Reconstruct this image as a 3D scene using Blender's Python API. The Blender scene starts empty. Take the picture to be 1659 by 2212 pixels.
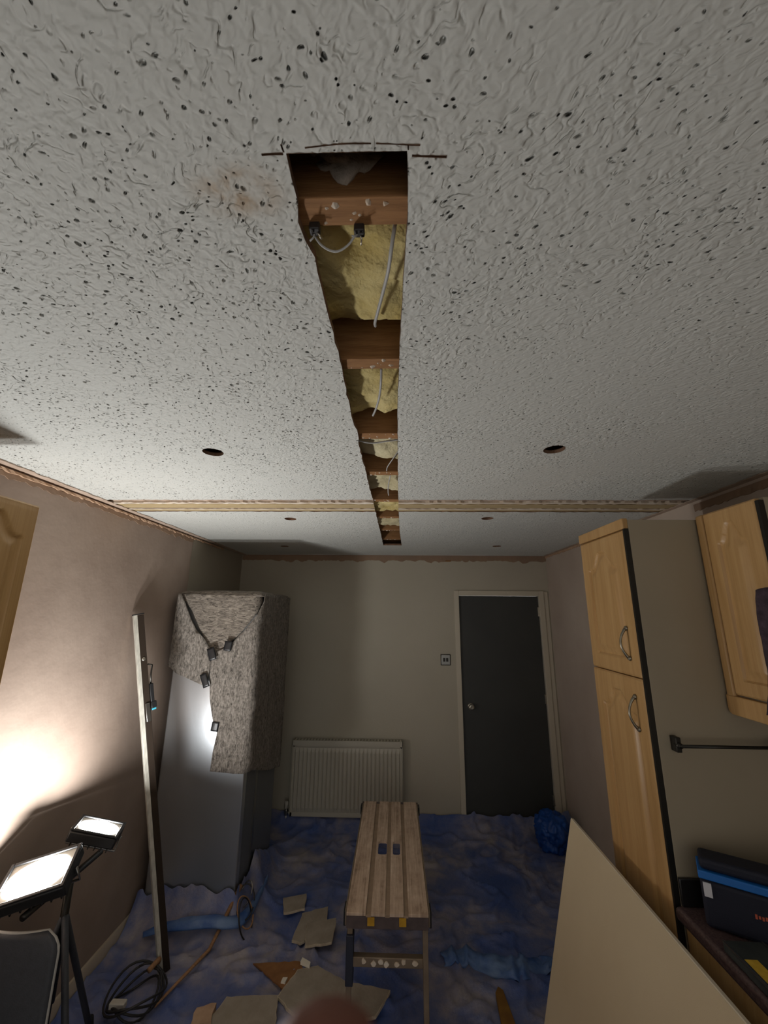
import bpy, bmesh, math, random
from mathutils import Vector, Matrix, noise
from mathutils.geometry import delaunay_2d_cdt
import numpy as np

random.seed(7)
scn = bpy.context.scene
COL = scn.collection
H = 1.83            # lens height above the floor
ZC = H + .555       # ceiling

# ------------------------------------------------------------------ camera
def camera():
    pi, ya, ro = math.radians(13.90934), math.radians(1.61192), math.radians(.48686)
    cp, sp, cy, sy = math.cos(pi), math.sin(pi), math.cos(ya), math.sin(ya)
    fw = Vector((-sy*cp, cy*cp, sp)); rt = Vector((cy, sy, 0)); up = rt.cross(fw)
    r2 = rt*math.cos(ro) + up*math.sin(ro); u2 = -rt*math.sin(ro) + up*math.cos(ro)
    m = Matrix((r2, u2, -fw)).transposed().to_4x4()
    m.translation = (0, 0, H)
    cd = bpy.data.cameras.new('camera'); co = bpy.data.objects.new('camera', cd); COL.objects.link(co)
    co.matrix_world = m
    cd.sensor_fit = 'HORIZONTAL'; cd.sensor_width = 36; cd.lens = 871.06/1659*36
    cd.clip_start = .004
    cd.dof.use_dof = True; cd.dof.focus_distance = 1.6; cd.dof.aperture_fstop = 13
    scn.camera = co
camera()

# ------------------------------------------------------------------ world, exposure
w = bpy.data.worlds.new('night_room'); scn.world = w; w.use_nodes = True
w.node_tree.nodes['Background'].inputs[0].default_value = (1.0, .975, .93, 1)
w.node_tree.nodes['Background'].inputs[1].default_value = .54
scn.view_settings.view_transform = 'Standard'; scn.view_settings.look = 'None'
scn.view_settings.exposure = .46; scn.view_settings.gamma = 1; scn.view_settings.use_curve_mapping = False
LAMP = 178.0
scn.cycles.use_denoising = True
scn.cycles.diffuse_bounces = 4
scn.cycles.adaptive_threshold = .07
scn.cycles.sample_clamp_indirect = 4
scn.cycles.feature_set = 'EXPERIMENTAL'
scn.cycles.dicing_rate = 1.8
scn.cycles.preview_dicing_rate = 1.5

# ------------------------------------------------------------------ materials
def lin(c):
    if isinstance(c, str):
        c = [int(c[i:i+2], 16)/255 for i in (0, 2, 4)]
    return tuple((x/12.92 if x <= .04045 else ((x+.055)/1.055)**2.4) for x in c)+(1,)

class NT:
    def __init__(s, name):
        s.m = bpy.data.materials.new(name); s.m.use_nodes = True
        s.t = s.m.node_tree; s.n = s.t.nodes; s.b = s.n['Principled BSDF']; s.out = s.n['Material Output']
    def node(s, typ, **k):
        n = s.n.new(typ)
        for a, v in k.items():
            if a.startswith('i_'):
                key = a[2:]; key = int(key) if key.isdigit() else key.replace('_', ' ')
                n.inputs[key].default_value = v
            else: setattr(n, a, v)
        return n
    def link(s, a, b): s.t.links.new(a, b)
    def coord(s, scale=(1, 1, 1), rot=(0, 0, 0), kind='Object'):
        tc = s.node('ShaderNodeTexCoord'); mp = s.node('ShaderNodeMapping')
        mp.inputs['Scale'].default_value = scale; mp.inputs['Rotation'].default_value = rot
        s.link(tc.outputs[kind], mp.inputs[0]); return mp.outputs[0]
    def noise(s, vec, scale, detail=4, rough=.55, dist=0):
        n = s.node('ShaderNodeTexNoise'); n.inputs['Scale'].default_value = scale
        n.inputs['Detail'].default_value = detail; n.inputs['Roughness'].default_value = rough
        n.inputs['Distortion'].default_value = dist; s.link(vec, n.inputs['Vector']); return n.outputs[0]
    def ramp(s, fac, stops):
        r = s.node('ShaderNodeValToRGB'); e = r.color_ramp.elements
        while len(e) < len(stops): e.new(.5)
        for k, (p, c) in enumerate(stops):
            e[k].position = p; e[k].color = c if len(c) == 4 else tuple(c)+(1,)
        s.link(fac, r.inputs[0]); return r.outputs[0]
    def math(s, op, a, b=None, c=None):
        n = s.node('ShaderNodeMath', operation=op)
        for k, v in enumerate((a, b, c)):
            if v is None: continue
            if isinstance(v, (int, float)): n.inputs[k].default_value = v
            else: s.link(v, n.inputs[k])
        return n.outputs[0]
    def mix(s, f, a, b):
        n = s.node('ShaderNodeMix', data_type='RGBA')
        for k, v in ((0, f), (6, a), (7, b)):
            if isinstance(v, (int, float)): n.inputs[k].default_value = v
            elif isinstance(v, tuple): n.inputs[k].default_value = v
            else: s.link(v, n.inputs[k])
        return n.outputs[2]
    def smooth(s, x, lo, hi, a=0., b=1.):
        n = s.node('ShaderNodeMapRange', interpolation_type='SMOOTHSTEP')
        s.link(x, n.inputs[0])
        for k, v in zip((1, 2, 3, 4), (lo, hi, a, b)): n.inputs[k].default_value = v
        return n.outputs[0]
    def bump(s, h, dist, strength=1.):
        n = s.node('ShaderNodeBump'); n.inputs['Distance'].default_value = dist; n.inputs['Strength'].default_value = strength
        s.link(h, n.inputs['Height']); s.link(n.outputs[0], s.b.inputs['Normal'])
    def base(s, c):
        if isinstance(c, tuple): s.b.inputs['Base Color'].default_value = c
        else: s.link(c, s.b.inputs['Base Color'])
    def set(s, **k):
        for a, v in k.items(): s.b.inputs[a.replace('_', ' ')].default_value = v
        return s

M = {}
def plain(name, c, rough=.6, metal=0., var=None, vs=8, bump=None, bs=60, stretch=(1, 1, 1)):
    t = NT(name); t.set(Roughness=rough, Metallic=metal)
    if var:
        v = t.coord(stretch); t.base(t.ramp(t.noise(v, vs, 5), [(.3, lin(c)), (.7, lin(var))]))
    else: t.base(lin(c))
    if bump:
        v = t.coord(stretch); t.bump(t.noise(v, bs, 3), bump)
    M[name] = t.m; return t.m

plain('plaster_lightened', 'b6a698', .85, var='c6b8aa', vs=2.2, bump=.002, bs=14)  # lightened copy of the pink plaster; brightness the right wall lacks, put into colour
plain('plaster_pink', '8d7b6e', .85, var='a79587', vs=1.9, bump=.002, bs=14)
plain('paint_back', 'b1aa99', .75, var='bab3a2', vs=1.2, bump=.0008, bs=120)
plain('paint_left', '9c9484', .75, var='a39a8a', vs=1.5)
plain('bare_plaster', 'a38d7b', .9, var='b9a696', vs=14, bump=.002, bs=60)
plain('ledge_plaster', 'c2a387', .9, var='ac8d72', vs=18, bump=.002, bs=60)
plain('band_brown', '9a7f68', .9, var='8a7462', vs=6, bump=.001, bs=60)
plain('white_plaster', 'd8cfc2', .9, var='c6b49e', vs=25, bump=.002, bs=80)
plain('patch_wood', 'b8a47e', .8, var='a08c66', vs=9, stretch=(1, 12, 12), bump=.001, bs=40)
plain('board_core', '8a6a52', .9, var='5e4636', vs=40, bump=.002, bs=120)
plain('joist_wood', '7f5832', .75, var='9c7146', vs=7, stretch=(2, 22, 22), bump=.0008, bs=30)
plain('dark_boards', '4a3624', .85, var='5c4630', vs=5, stretch=(2, 20, 2))
plain('white_gloss', 'c9c0ad', .4)
plain('door_grey', '3b3c3b', .55, var='414240', vs=3)
plain('brass_steel', 'b9b4a8', .28, .9)
plain('steel', '8d8c88', .32, .95)
plain('dark_steel', '3a3834', .4, .8)
plain('pewter', '8c8678', .3, .9)
plain('black_plastic', '17181a', .5)
plain('black_rubber', '101113', .75)
plain('grey_plastic', '33363c', .55, var='3a3d44', vs=60, bump=.0006, bs=220)
plain('panel_grey', '9c907a', .5, var='a39782', vs=2)
plain('rad_white', 'b9b3a4', .4)
plain('worktop', '3a2c2e', .35, var='6a5654', vs=160)
plain('upstand', '1b1a1b', .4)
plain('skirt', 'b5a896', .5)
plain('insulation', 'b09a58', .95, var='cfc08a', vs=9, bump=.006, bs=60)
plain('insulation_pale', 'b3a783', .95, var='d0c7a4', vs=9, bump=.006, bs=60)
plain('cable_grey', 'a7a7a4', .5)
plain('cable_black', '22201f', .5)
plain('fluff', 'c4bcb0', .95, var='a39b90', vs=40, bump=.004, bs=90)
plain('alu', 'b9b6ac', .35, .85, var='8f8c84', vs=14, stretch=(6, 6, 1))
plain('rim_lit', 'a9a8a4', .5)  # pale colour standing for lamplight on the chair back edge
plain('alu_white', 'cfccc0', .5, .1, var='a8a69c', vs=18, stretch=(3, 3, 1))
plain('alu_dark', '3e342c', .45, .5)
plain('cyan', '49b3cc', .5)
plain('fridge_silver', 'bfc4c9', .32, .88, bump=.0002, bs=400, stretch=(1, 1, .02))
plain('fridge_side', '6c7075', .45, .3)
plain('tape', '1d1e21', .38)
plain('board_face', 'c9b898', .9, var='cfbf9f', vs=3, bump=.0003, bs=300)
plain('board_edge', 'd2c7b2', .9)
plain('scrap_face', 'a2988a', .9, var='8f8678', vs=12, bump=.002, bs=60)
plain('scrap_edge', 'a3937c', .9, var='c4b7a2', vs=40)
plain('brown_scrap', '7a5230', .8, var='94683c', vs=18)
plain('white_chip', 'e0dacb', .9)
plain('yellow', 'c89b1f', .6, var='a97e16', vs=30)
plain('yellow_label', 'd9b43c', .6, var='c29a2a', vs=60)
plain('white_tag', 'c9c9cf', .6)
plain('red_tag', 'b5553c', .6)
plain('bag_navy', '0d1124', .7, bump=.0006, bs=300)
plain('bag_blue', '0f62b0', .5)
plain('bundle_blue', '1f58b0', .42, var='173f86', vs=7)
plain('rust_wood', 'a07a58', .8, var='84603f', vs=20, stretch=(1, 8, 8))
plain('skin', '7e4a38', .6, var='6e3f30', vs=60, bump=.0003, bs=900)
plain('nail', 'b38d7c', .35)
plain('sleeve', '23262e', .9, bump=.001, bs=300)
plain('white_cap', 'bdb7ab', .5)
plain('towel', '4b3c46', .95, var='2c2228', vs=35, bump=.004, bs=110)
plain('black_case', '1a1d1f', .5, var='3a3f3c', vs=12)

t = NT('lamp_lens'); t.base((.9, .9, .9, 1)); t.set(Emission_Strength=LAMP, Emission_Color=(1.0, .995, .98, 1)); M['lamp_lens'] = t.m

def beech():
    t = NT('beech'); v = t.coord((9, 9, .55)); n = t.noise(v, 3.2, 6, .6, .6)
    v2 = t.coord((60, 60, 1.6)); n2 = t.noise(v2, 3, 3)
    c = t.ramp(t.math('ADD', t.math('MULTIPLY', n, .7), t.math('MULTIPLY', n2, .3)),
               [(.3, lin('a9824f')), (.55, lin('bb9562')), (.75, lin('c6a370'))])
    t.base(c); t.set(Roughness=.38); t.bump(n2, .0003); M['beech'] = t.m
beech()

def artex():
    t = NT('artex'); co = t.coord()
    sep = t.node('ShaderNodeSeparateXYZ'); t.link(co, sep.inputs[0])
    # stippling brush: patches dabbed at different angles and sizes
    wn = t.node('ShaderNodeTexNoise'); wn.inputs['Scale'].default_value = 9; wn.inputs['Detail'].default_value = 2
    t.link(co, wn.inputs['Vector'])
    wsub = t.node('ShaderNodeVectorMath', operation='SUBTRACT'); t.link(wn.outputs[1], wsub.inputs[0]); wsub.inputs[1].default_value = (.5, .5, .5)
    wsc = t.node('ShaderNodeVectorMath', operation='SCALE'); t.link(wsub.outputs[0], wsc.inputs[0]); wsc.inputs['Scale'].default_value = .045
    wf = t.node('ShaderNodeTexNoise'); wf.inputs['Scale'].default_value = 55; wf.inputs['Detail'].default_value = 1.5
    t.link(co, wf.inputs['Vector'])
    fsub = t.node('ShaderNodeVectorMath', operation='SUBTRACT'); t.link(wf.outputs[1], fsub.inputs[0]); fsub.inputs[1].default_value = (.5, .5, .5)
    fsc = t.node('ShaderNodeVectorMath', operation='SCALE'); t.link(fsub.outputs[0], fsc.inputs[0]); fsc.inputs['Scale'].default_value = .014
    a1 = t.node('ShaderNodeVectorMath', operation='ADD'); t.link(co, a1.inputs[0]); t.link(wsc.outputs[0], a1.inputs[1])
    a2 = t.node('ShaderNodeVectorMath', operation='ADD'); t.link(a1.outputs[0], a2.inputs[0]); t.link(fsc.outputs[0], a2.inputs[1])
    vr = t.node('ShaderNodeVectorRotate', rotation_type='Z_AXIS'); t.link(a2.outputs[0], vr.inputs['Vector']); vr.inputs['Angle'].default_value = .62
    mp = t.node('ShaderNodeMapping'); mp.inputs['Scale'].default_value = (.78, 1.15, 0); t.link(vr.outputs[0], mp.inputs[0])
    # round pits left by the bristles, some drawn out into short dashes
    def pits(scale, keep, lo, span):
        v1 = t.node('ShaderNodeTexVoronoi', feature='F1'); v1.inputs['Scale'].default_value = scale; v1.inputs['Randomness'].default_value = .85; t.link(mp.outputs[0], v1.inputs['Vector'])
        cs = t.node('ShaderNodeSeparateColor'); t.link(v1.outputs['Color'], cs.inputs[0])
        size = t.math('MULTIPLY_ADD', t.math('POWER', cs.outputs[0], 1.2), span, lo)
        q = t.math('DIVIDE', v1.outputs['Distance'], size)
        p = t.smooth(q, .15, 1.25, 1., 0.)
        return t.math('MULTIPLY', p, t.math('GREATER_THAN', cs.outputs[1], keep))
    pit = t.math('MAXIMUM', pits(70, .05, .10, .15), t.math('MULTIPLY', pits(100, .05, .09, .14), .8))
    # worm-like furrows: thin level lines of a noise, broken up by masks
    def worm(scale, width, m0, m1, ms):
        n = t.noise(mp.outputs[0], scale, 0., .5, .0)
        l = t.smooth(t.math('ABSOLUTE', t.math('SUBTRACT', n, .5)), 0., width, 1., 0.)
        return t.math('MULTIPLY', l, t.smooth(t.noise(co, ms, 2), m0, m1))
    wm = t.math('MAXIMUM', worm(38, .05, .52, .66, 24), t.math('MULTIPLY', worm(60, .06, .54, .66, 37), .7))
    soft = t.noise(mp.outputs[0], 92, 1, .5)
    big = t.noise(co, 22, 2)
    h = t.math('MULTIPLY_ADD', soft, .65, t.math('MULTIPLY', big, .2))
    h = t.math('SUBTRACT', h, t.math('MULTIPLY', wm, .26))
    h = t.math('SUBTRACT', h, t.math('MULTIPLY', pit, .85))
    fine = t.noise(co, 380, 2)
    hb = t.math('ADD', h, t.math('MULTIPLY', fine, .06))
    amp = t.smooth(t.noise(co, 2.3, 2), .32, .62, .5, 1.)
    hh = t.math('MULTIPLY', h, amp)
    d = t.node('ShaderNodeDisplacement'); d.inputs['Scale'].default_value = .0040; d.inputs['Midlevel'].default_value = .4
    t.link(hh, d.inputs['Height']); t.link(d.outputs[0], t.out.inputs['Displacement'])
    t.bump(t.math('MULTIPLY', hb, amp), .0028, .65)
    # old brown water stain near the cut, faint yellowing elsewhere
    dx = t.math('SUBTRACT', sep.outputs[0], -.215); dy = t.math('SUBTRACT', sep.outputs[1], .425)
    dist = t.math('SQRT', t.math('ADD', t.math('MULTIPLY', dx, dx), t.math('MULTIPLY', t.math('MULTIPLY', dy, 1.6), t.math('MULTIPLY', dy, 1.6))))
    st = t.math('MULTIPLY', t.smooth(dist, .01, .085, 1., 0.), t.smooth(t.noise(co, 28, 4), .35, .6, .15, .8))
    c = t.mix(t.noise(co, 1.3, 3), lin('bcbdb8'), lin('c8c9c4'))
    c = t.mix(st, c, lin('a08462'))
    t.base(c); t.set(Roughness=.8)
    t.m.displacement_method = 'BOTH'
    M['artex'] = t.m
artex()

def sheet_mat():
    t = NT('dust_sheet'); co = t.coord()
    n = t.noise(co, 2.3, 6, .6, .4); n2 = t.noise(co, 9, 5, .6)
    f = t.math('ADD', t.math('MULTIPLY', n, .74), t.math('MULTIPLY', n2, .26))
    c = t.ramp(f, [(.38, lin('445a94')), (.48, lin('646d95')), (.57, lin('8a8796')), (.70, lin('ada398'))])
    t.base(c); t.set(Roughness=.5); t.bump(t.noise(co, 40, 5, .6), .006, .7); M['dust_sheet'] = t.m
    t = NT('clean_sheet'); co = t.coord(); n = t.noise(co, 9, 5)
    t.base(t.ramp(n, [(.35, lin('305593')), (.65, lin('6680a8'))])); t.set(Roughness=.42); t.bump(t.noise(co, 22, 4), .008, .6); M['clean_sheet'] = t.m
sheet_mat()

def felt():
    t = NT('felt'); v = t.coord((85, 85, 20)); n = t.noise(v, 1, 5, .75, 1.2)
    v2 = t.coord((70, 70, 60)); n2 = t.noise(v2, 1, 4, .7)
    f = t.math('ADD', t.math('MULTIPLY', n, .65), t.math('MULTIPLY', n2, .35))
    t.base(t.ramp(f, [(.36, lin('35312e')), (.47, lin('716b64')), (.56, lin('938c84')), (.68, lin('b0a89e'))]))
    t.set(Roughness=.95); t.bump(n, .004, .8); M['felt'] = t.m
    t = NT('felt_flat'); v = t.coord((20, 85, 85)); n = t.noise(v, 1, 5, .75, 1.2)
    t.base(t.ramp(n, [(.36, lin('38332f')), (.47, lin('736b62')), (.58, lin('938a7f')), (.7, lin('aea497'))]))
    t.set(Roughness=.95); t.bump(n, .004, .8); M['felt_flat'] = t.m
felt()

def plank_wood():
    t = NT('dusty_plank'); v = t.coord((95, 4, 1)); n = t.noise(v, 1, 5, .65, .4); v2 = t.coord((22, 14, 1)); n2 = t.noise(v2, 1, 5, .6)
    f = t.math('ADD', t.math('MULTIPLY', n, .6), t.math('MULTIPLY', n2, .4))
    t.base(t.ramp(f, [(.34, lin('86705e')), (.45, lin('b49d88')), (.58, lin('cbb5a0')), (.7, lin('e0cfbb'))]))
    t.set(Roughness=.8); t.bump(n, .0015, .8); M['dusty_plank'] = t.m
    plain('plank_grey', '8e7a66', .85, var='a08a74', vs=20)
    plain('apron', '4a3f3f', .7, var='5f5250', vs=18)
    plain('leg_alu', '8d7d6a', .5, .35, var='7a6b5a', vs=20)
    plain('leg_sleeve', '262a38', .55)
plank_wood()

# ------------------------------------------------------------------ mesh helpers
LOC = {}
class MB:
    """collects world-space geometry, builds ONE mesh object"""
    def __init__(s): s.v = []; s.f = []
    def add(s, vs, fs, M4=None):
        k = len(s.v)
        s.v += [tuple(M4 @ Vector(p)) if M4 else tuple(p) for p in vs]
        s.f += [tuple(i+k for i in f) for f in fs]; return s
    def box(s, x0, x1, y0, y1, z0, z1, M4=None):
        vs = [(x, y, z) for z in (z0, z1) for y in (y0, y1) for x in (x0, x1)]
        return s.add(vs, [(0, 2, 3, 1), (4, 5, 7, 6), (0, 1, 5, 4), (2, 6, 7, 3), (0, 4, 6, 2), (1, 3, 7, 5)], M4)
    def tube(s, pts, r, n=8, cap=True, M4=None):
        pts = [Vector(p) for p in pts]; rr = r if isinstance(r, (list, tuple)) else [r]*len(pts)
        rings = []; prev = None; vs = []; fs = []
        for i, p in enumerate(pts):
            d = (pts[min(i+1, len(pts)-1)]-pts[max(i-1, 0)]).normalized()
            a = prev - d*prev.dot(d) if prev else None
            if a is None or a.length < 1e-4:
                a = d.cross(Vector((0, 0, 1)) if abs(d.z) < .9 else Vector((1, 0, 0)))
            a.normalize(); prev = a; b = d.cross(a)
            for k in range(n):
                th = 2*math.pi*k/n; vs.append(p+(a*math.cos(th)+b*math.sin(th))*rr[i])
        for i in range(len(pts)-1):
            for k in range(n):
                fs.append((i*n+k, i*n+(k+1) % n, (i+1)*n+(k+1) % n, (i+1)*n+k))
        if cap: fs += [tuple(range(n))[::-1], tuple((len(pts)-1)*n+k for k in range(n))]
        return s.add(vs, fs, M4)
    def prism(s, poly, axis, a, b):
        """poly of 2D points in the other two axes (cyclic order), extruded a..b along axis"""
        def P(p, h):
            return {'x': (h, p[0], p[1]), 'y': (p[0], h, p[1]), 'z': (p[0], p[1], h)}[axis]
        n = len(poly)
        vs = [P(p, a) for p in poly]+[P(p, b) for p in poly]
        return s.add(vs, [tuple(range(n))[::-1], tuple(range(n, 2*n))]+[(i, (i+1) % n, n+(i+1) % n, n+i) for i in range(n)])
    def grid(s, fn, nu, nv, skip=None):
        k = len(s.v)
        for j in range(nv+1):
            for i in range(nu+1): s.v.append(tuple(fn(i/nu, j/nv)))
        for j in range(nv):
            for i in range(nu):
                if skip and skip((i+.5)/nu, (j+.5)/nv): continue
                a = k+j*(nu+1)+i; s.f.append((a, a+1, a+nu+2, a+nu+1))
        return s
    def lathe(s, prof, n, M4):
        vs = []; fs = []
        for r, h in prof:
            for k in range(n):
                th = 2*math.pi*k/n; vs.append((r*math.cos(th), r*math.sin(th), h))
        for i in range(len(prof)-1):
            for k in range(n): fs.append((i*n+k, i*n+(k+1) % n, (i+1)*n+(k+1) % n, (i+1)*n+k))
        fs += [tuple(range(n))[::-1], tuple((len(prof)-1)*n+k for k in range(n))]
        return s.add(vs, fs, M4)
    def build(s, name, mat, parent=None, bevel=0, smooth=False, solid=0, kind=None, label=None, seg=2):
        off = LOC.get(parent.name, Vector()) if parent else Vector()
        me = bpy.data.meshes.new(name); me.from_pydata([Vector(v)-off for v in s.v], [], s.f)
        bm = bmesh.new(); bm.from_mesh(me); bmesh.ops.recalc_face_normals(bm, faces=bm.faces); bm.to_mesh(me); bm.free()
        o = bpy.data.objects.new(name, me); COL.objects.link(o)
        me.materials.append(M[mat] if isinstance(mat, str) else mat)
        if parent: o.parent = parent; LOC[o.name] = off
        else: LOC[o.name] = Vector()
        if solid:
            m = o.modifiers.new('solid', 'SOLIDIFY'); m.thickness = solid; m.offset = 0
        if bevel:
            m = o.modifiers.new('bevel', 'BEVEL'); m.width = bevel; m.segments = seg; m.limit_method = 'ANGLE'; m.angle_limit = math.radians(40)
        if smooth or bevel:
            me.shade_smooth()
            if bevel:
                try: me.set_sharp_from_angle(angle=math.radians(50))
                except Exception: pass
        if kind: o['kind'] = kind
        if label: o['label'] = label
        return o

def thing(name, label, cat, loc, group=None):
    o = bpy.data.objects.new(name, None); COL.objects.link(o); o.location = loc; o.empty_display_size = .05
    LOC[o.name] = Vector(loc); o['label'] = label; o['category'] = cat
    if group: o['group'] = group
    return o
def tag(o, label, cat, group=None, kind=None):
    o['label'] = label; o['category'] = cat
    if group: o['group'] = group
    if kind: o['kind'] = kind
    return o
def box(name, mat, b, parent=None, bevel=.002, **k):
    return MB().box(*b).build(name, mat, parent, bevel, **k)
def nz(x, y, z=0., s=1., o=3):
    return noise.fractal(Vector((x*s, y*s, z*s)), .9, 2.0, o)

def arc(cx, cy, r, a0, a1, n):
    return [(cx+r*math.cos(a0+(a1-a0)*k/n), cy+r*math.sin(a0+(a1-a0)*k/n)) for k in range(n+1)]
def inside(p, poly):
    c = False; j = len(poly)-1
    for i in range(len(poly)):
        (xi, yi), (xj, yj) = poly[i], poly[j]
        if (yi > p[1]) != (yj > p[1]) and p[0] < (xj-xi)*(p[1]-yi)/(yj-yi)+xi: c = not c
        j = i
    return c
def cdt(outer, holes=(), step=.08):
    vs = []; es = []
    for poly in [outer]+list(holes):
        k = len(vs); vs += [Vector(p) for p in poly]; n = len(poly); es += [(k+i, k+(i+1) % n) for i in range(n)]
    xs = [p[0] for p in outer]; ys = [p[1] for p in outer]
    x = min(xs)+step/2
    while x < max(xs):
        y = min(ys)+step/2
        while y < max(ys):
            p = (x+.13*step, y+.07*step)
            if inside(p, outer) and not any(inside(p, h) for h in holes): vs.append(Vector(p))
            y += step
        x += step
    v, e, f, *_ = delaunay_2d_cdt(vs, es, [], 0, 1e-6)
    out = []
    for t in f:
        c = sum((v[i] for i in t), Vector((0, 0)))/len(t)
        if inside(c, outer) and not any(inside(c, h) for h in holes): out.append(tuple(t))
    return v, out

# ------------------------------------------------------------------ room shell
XL, XR, XN, YB = -1.55, 1.505, 1.505, 4.06
Y0 = -1.6
YP = 3.02      # pink plaster stops here on the left wall
# ceiling slot outline (world x,y); left side raw and ragged
random.seed(3)
def jit(a): return (random.random()-.5)*2*a
SL = [(.378, -.136), (.43, -.137), (.6, -.131), (.844, -.126), (1.0, -.127), (1.24, -.127), (1.5, -.121), (1.82, -.117), (2.2, -.112), (2.8, -.105), (3.43, -.1)]
SR = [(.378, .014), (.445, .018), (.6, .013), (.83, .008), (1.08, .006), (1.4, .010), (1.82, .014), (2.3, .022), (2.85, .034), (3.43, .058)]
def lerp(tab, y):
    for (a, xa), (b, xb) in zip(tab, tab[1:]):
        if y <= b: return xa+(xb-xa)*(max(y, a)-a)/(b-a)
    return tab[-1][1]
def slot(ya, yb, pad=0):
    n = max(2, int((yb-ya)/.03)); left = []; right = []
    for k in range(n+1):
        y = ya+(yb-ya)*k/n
        jl = jit(.0035) if k % 2 else jit(.0015)
        if abs(y-.475) < .03: jl -= .004
        if abs(y-1.19) < .05: jl += .006
        left.append((lerp(SL, y)+jl-pad, y)); right.append((lerp(SR, y)+jit(.0008)+pad, y))
    return left, right
YS0, YS1, YP0, YP1 = .378, 3.43, 1.985, 2.235
l1, r1 = slot(YS0, YP0); l2, r2 = slot(YP1, YS1)
def rough_line(x0, x1, y, amp, n):
    return [(x0+(x1-x0)*k/n, y+jit(amp)) for k in range(n+1)]
XLc, XRc = XL, XR
# near ceiling: the slot is a notch in its far edge
near_far_l = rough_line(XLc, l1[-1][0], YP0, .006, 60); near_far_r = rough_line(r1[-1][0], XRc, YP0, .006, 60)
near_far_l[-1] = (l1[-1][0], YP0); near_far_r[0] = (r1[-1][0], YP0)
outer_near = [(XLc, Y0), (XRc, Y0)] + near_far_r[::-1] + r1[::-1][1:] + l1 + near_far_l[::-1][1:]
far_near_l = rough_line(XLc, l2[0][0], YP1, .006, 60); far_near_r = rough_line(r2[0][0], XRc, YP1, .006, 60)
far_near_l[-1] = (l2[0][0], YP1); far_near_r[0] = (r2[0][0], YP1)
outer_far = far_near_l + l2[1:] + r2[::-1] + far_near_r[1:] + [(XRc, YB), (XLc, YB)]
def circ(x, y, r, n=28): return [(x+r*math.cos(2*math.pi*k/n), y+r*math.sin(2*math.pi*k/n)) for k in range(n)]
HOLES_N = [circ(-.658, 1.346, .036), circ(.555, 1.329, .036)]
HOLES_F = [circ(-.649, 2.423, .036), circ(.56, 2.399, .036), circ(-.973, 3.504, .036), circ(.874, 3.457, .036)]
# saw over-cuts past the corners and a crack above the near end
def slit(pts, w):
    up = [(p[0], p[1]+w/2) for p in pts]; dn = [(p[0], p[1]-w/2) for p in pts]
    return dn+up[::-1]
SLITS = [slit([(-.168, .379), (-.155, .3782), (-.141, .3785)], .0022),
         slit([(.0205, .3835), (.042, .3848), (.064, .386)], .0026),
         [(-.1415, .368), (-.1395, .368), (-.1385, .3765), (-.1405, .3765)],
         [(.0145, .372), (.016, .372), (.0165, .377), (.0148, .377)],
         slit([(-.112, .3722), (-.09, .3702), (-.07, .3688), (-.052, .3686), (-.03, .3690)], .0014),
         slit([(-.024, .3692), (.0, .3702), (.02, .3718), (.03, .3722)], .0013)]
mb = MB()
for outer, holes in ((outer_near, HOLES_N+SLITS), (outer_far, HOLES_F)):
    v, f = cdt(outer, holes, .09)
    mb.add([(p.x, p.y, ZC) for p in v], f)
ceil = mb.build('ceiling', 'artex', kind='structure')
for p in ceil.data.polygons:
    if p.normal.z > 0: p.flip()
sub = ceil.modifiers.new('sub', 'SUBSURF'); sub.subdivision_type = 'SIMPLE'; sub.levels = 0; sub.render_levels = 1
try: ceil.cycles.use_adaptive_subdivision = True
except Exception: pass
# raw edges of the plasterboard round every opening
mb = MB()
def rim(poly, close=True, up=.014):
    n = len(poly); k = len(mb.v)
    mb.v.extend([(p[0], p[1], ZC-.0005) for p in poly]+[(p[0], p[1], ZC+up) for p in poly])
    for i in range(n if close else n-1):
        mb.f.append((k+i, k+(i+1) % n, k+n+(i+1) % n, k+n+i))
rim(r1[::-1]+l1, False); rim(l2+r2[::-1], False)
rim(near_far_l, False, .01); rim(near_far_r, False, .01); rim(far_near_l, False, .01); rim(far_near_r, False, .01)
for h in HOLES_N+HOLES_F+SLITS: rim(h, up=.012)
ce = mb.build('cut_edge', 'board_core', ceil, label='raw brown sawn edge of the plasterboard')
# upper skin of the plasterboard so the void above is dark
mb = MB()
for outer, holes in ((outer_near, HOLES_N), (outer_far, HOLES_F)):
    v, f = cdt(outer, holes, .6); mb.add([(p.x, p.y, ZC+.013) for p in v], f)
mb.build('board_back', 'board_core', ceil)
# joists and the boards above
JY = [(.445, .489), (.822, .862), (1.224, 1.268), (1.60, 1.642), (2.03, 2.075), (2.42, 2.462), (2.815, 2.857), (3.2, 3.242), (3.60, 3.642), (.04, .085), (-.36, -.315), (-.76, -.715)]
for k, (a, b) in enumerate(JY):
    box('joist', 'joist_wood', (XL, XR, a, b, ZC+.0145, ZC+.21), ceil, .002)
for k in range(-8, 21):
    box('floorboard', 'dark_boards', (XL, XR, k*.2+.001, k*.2+.199, ZC+.21, ZC+.228), ceil, 0)
# nails, drips and plaster crumbs left on the joists
random.seed(11)
mb = MB()
for jy in JY[:8]:
    for k in range(8):
        x = random.uniform(-.11, 0.0); y = random.uniform(jy[0]+.004, jy[1]-.004); r = random.uniform(.0015, .0035) if k < 5 else random.uniform(.004, .0075)
        bmesh_pts = [(x+r*math.cos(a)*random.uniform(.6, 1.3), y+r*math.sin(a)*random.uniform(.5, 1.1), ZC+.0145) for a in [i*math.pi/3 for i in range(6)]]
        mb.add(bmesh_pts+[(x, y, ZC+.0145-r*.8)], [(i, (i+1) % 6, 6) for i in range(6)])
mb.build('plaster_crumbs', 'white_plaster', ceil, kind='stuff')

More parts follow.
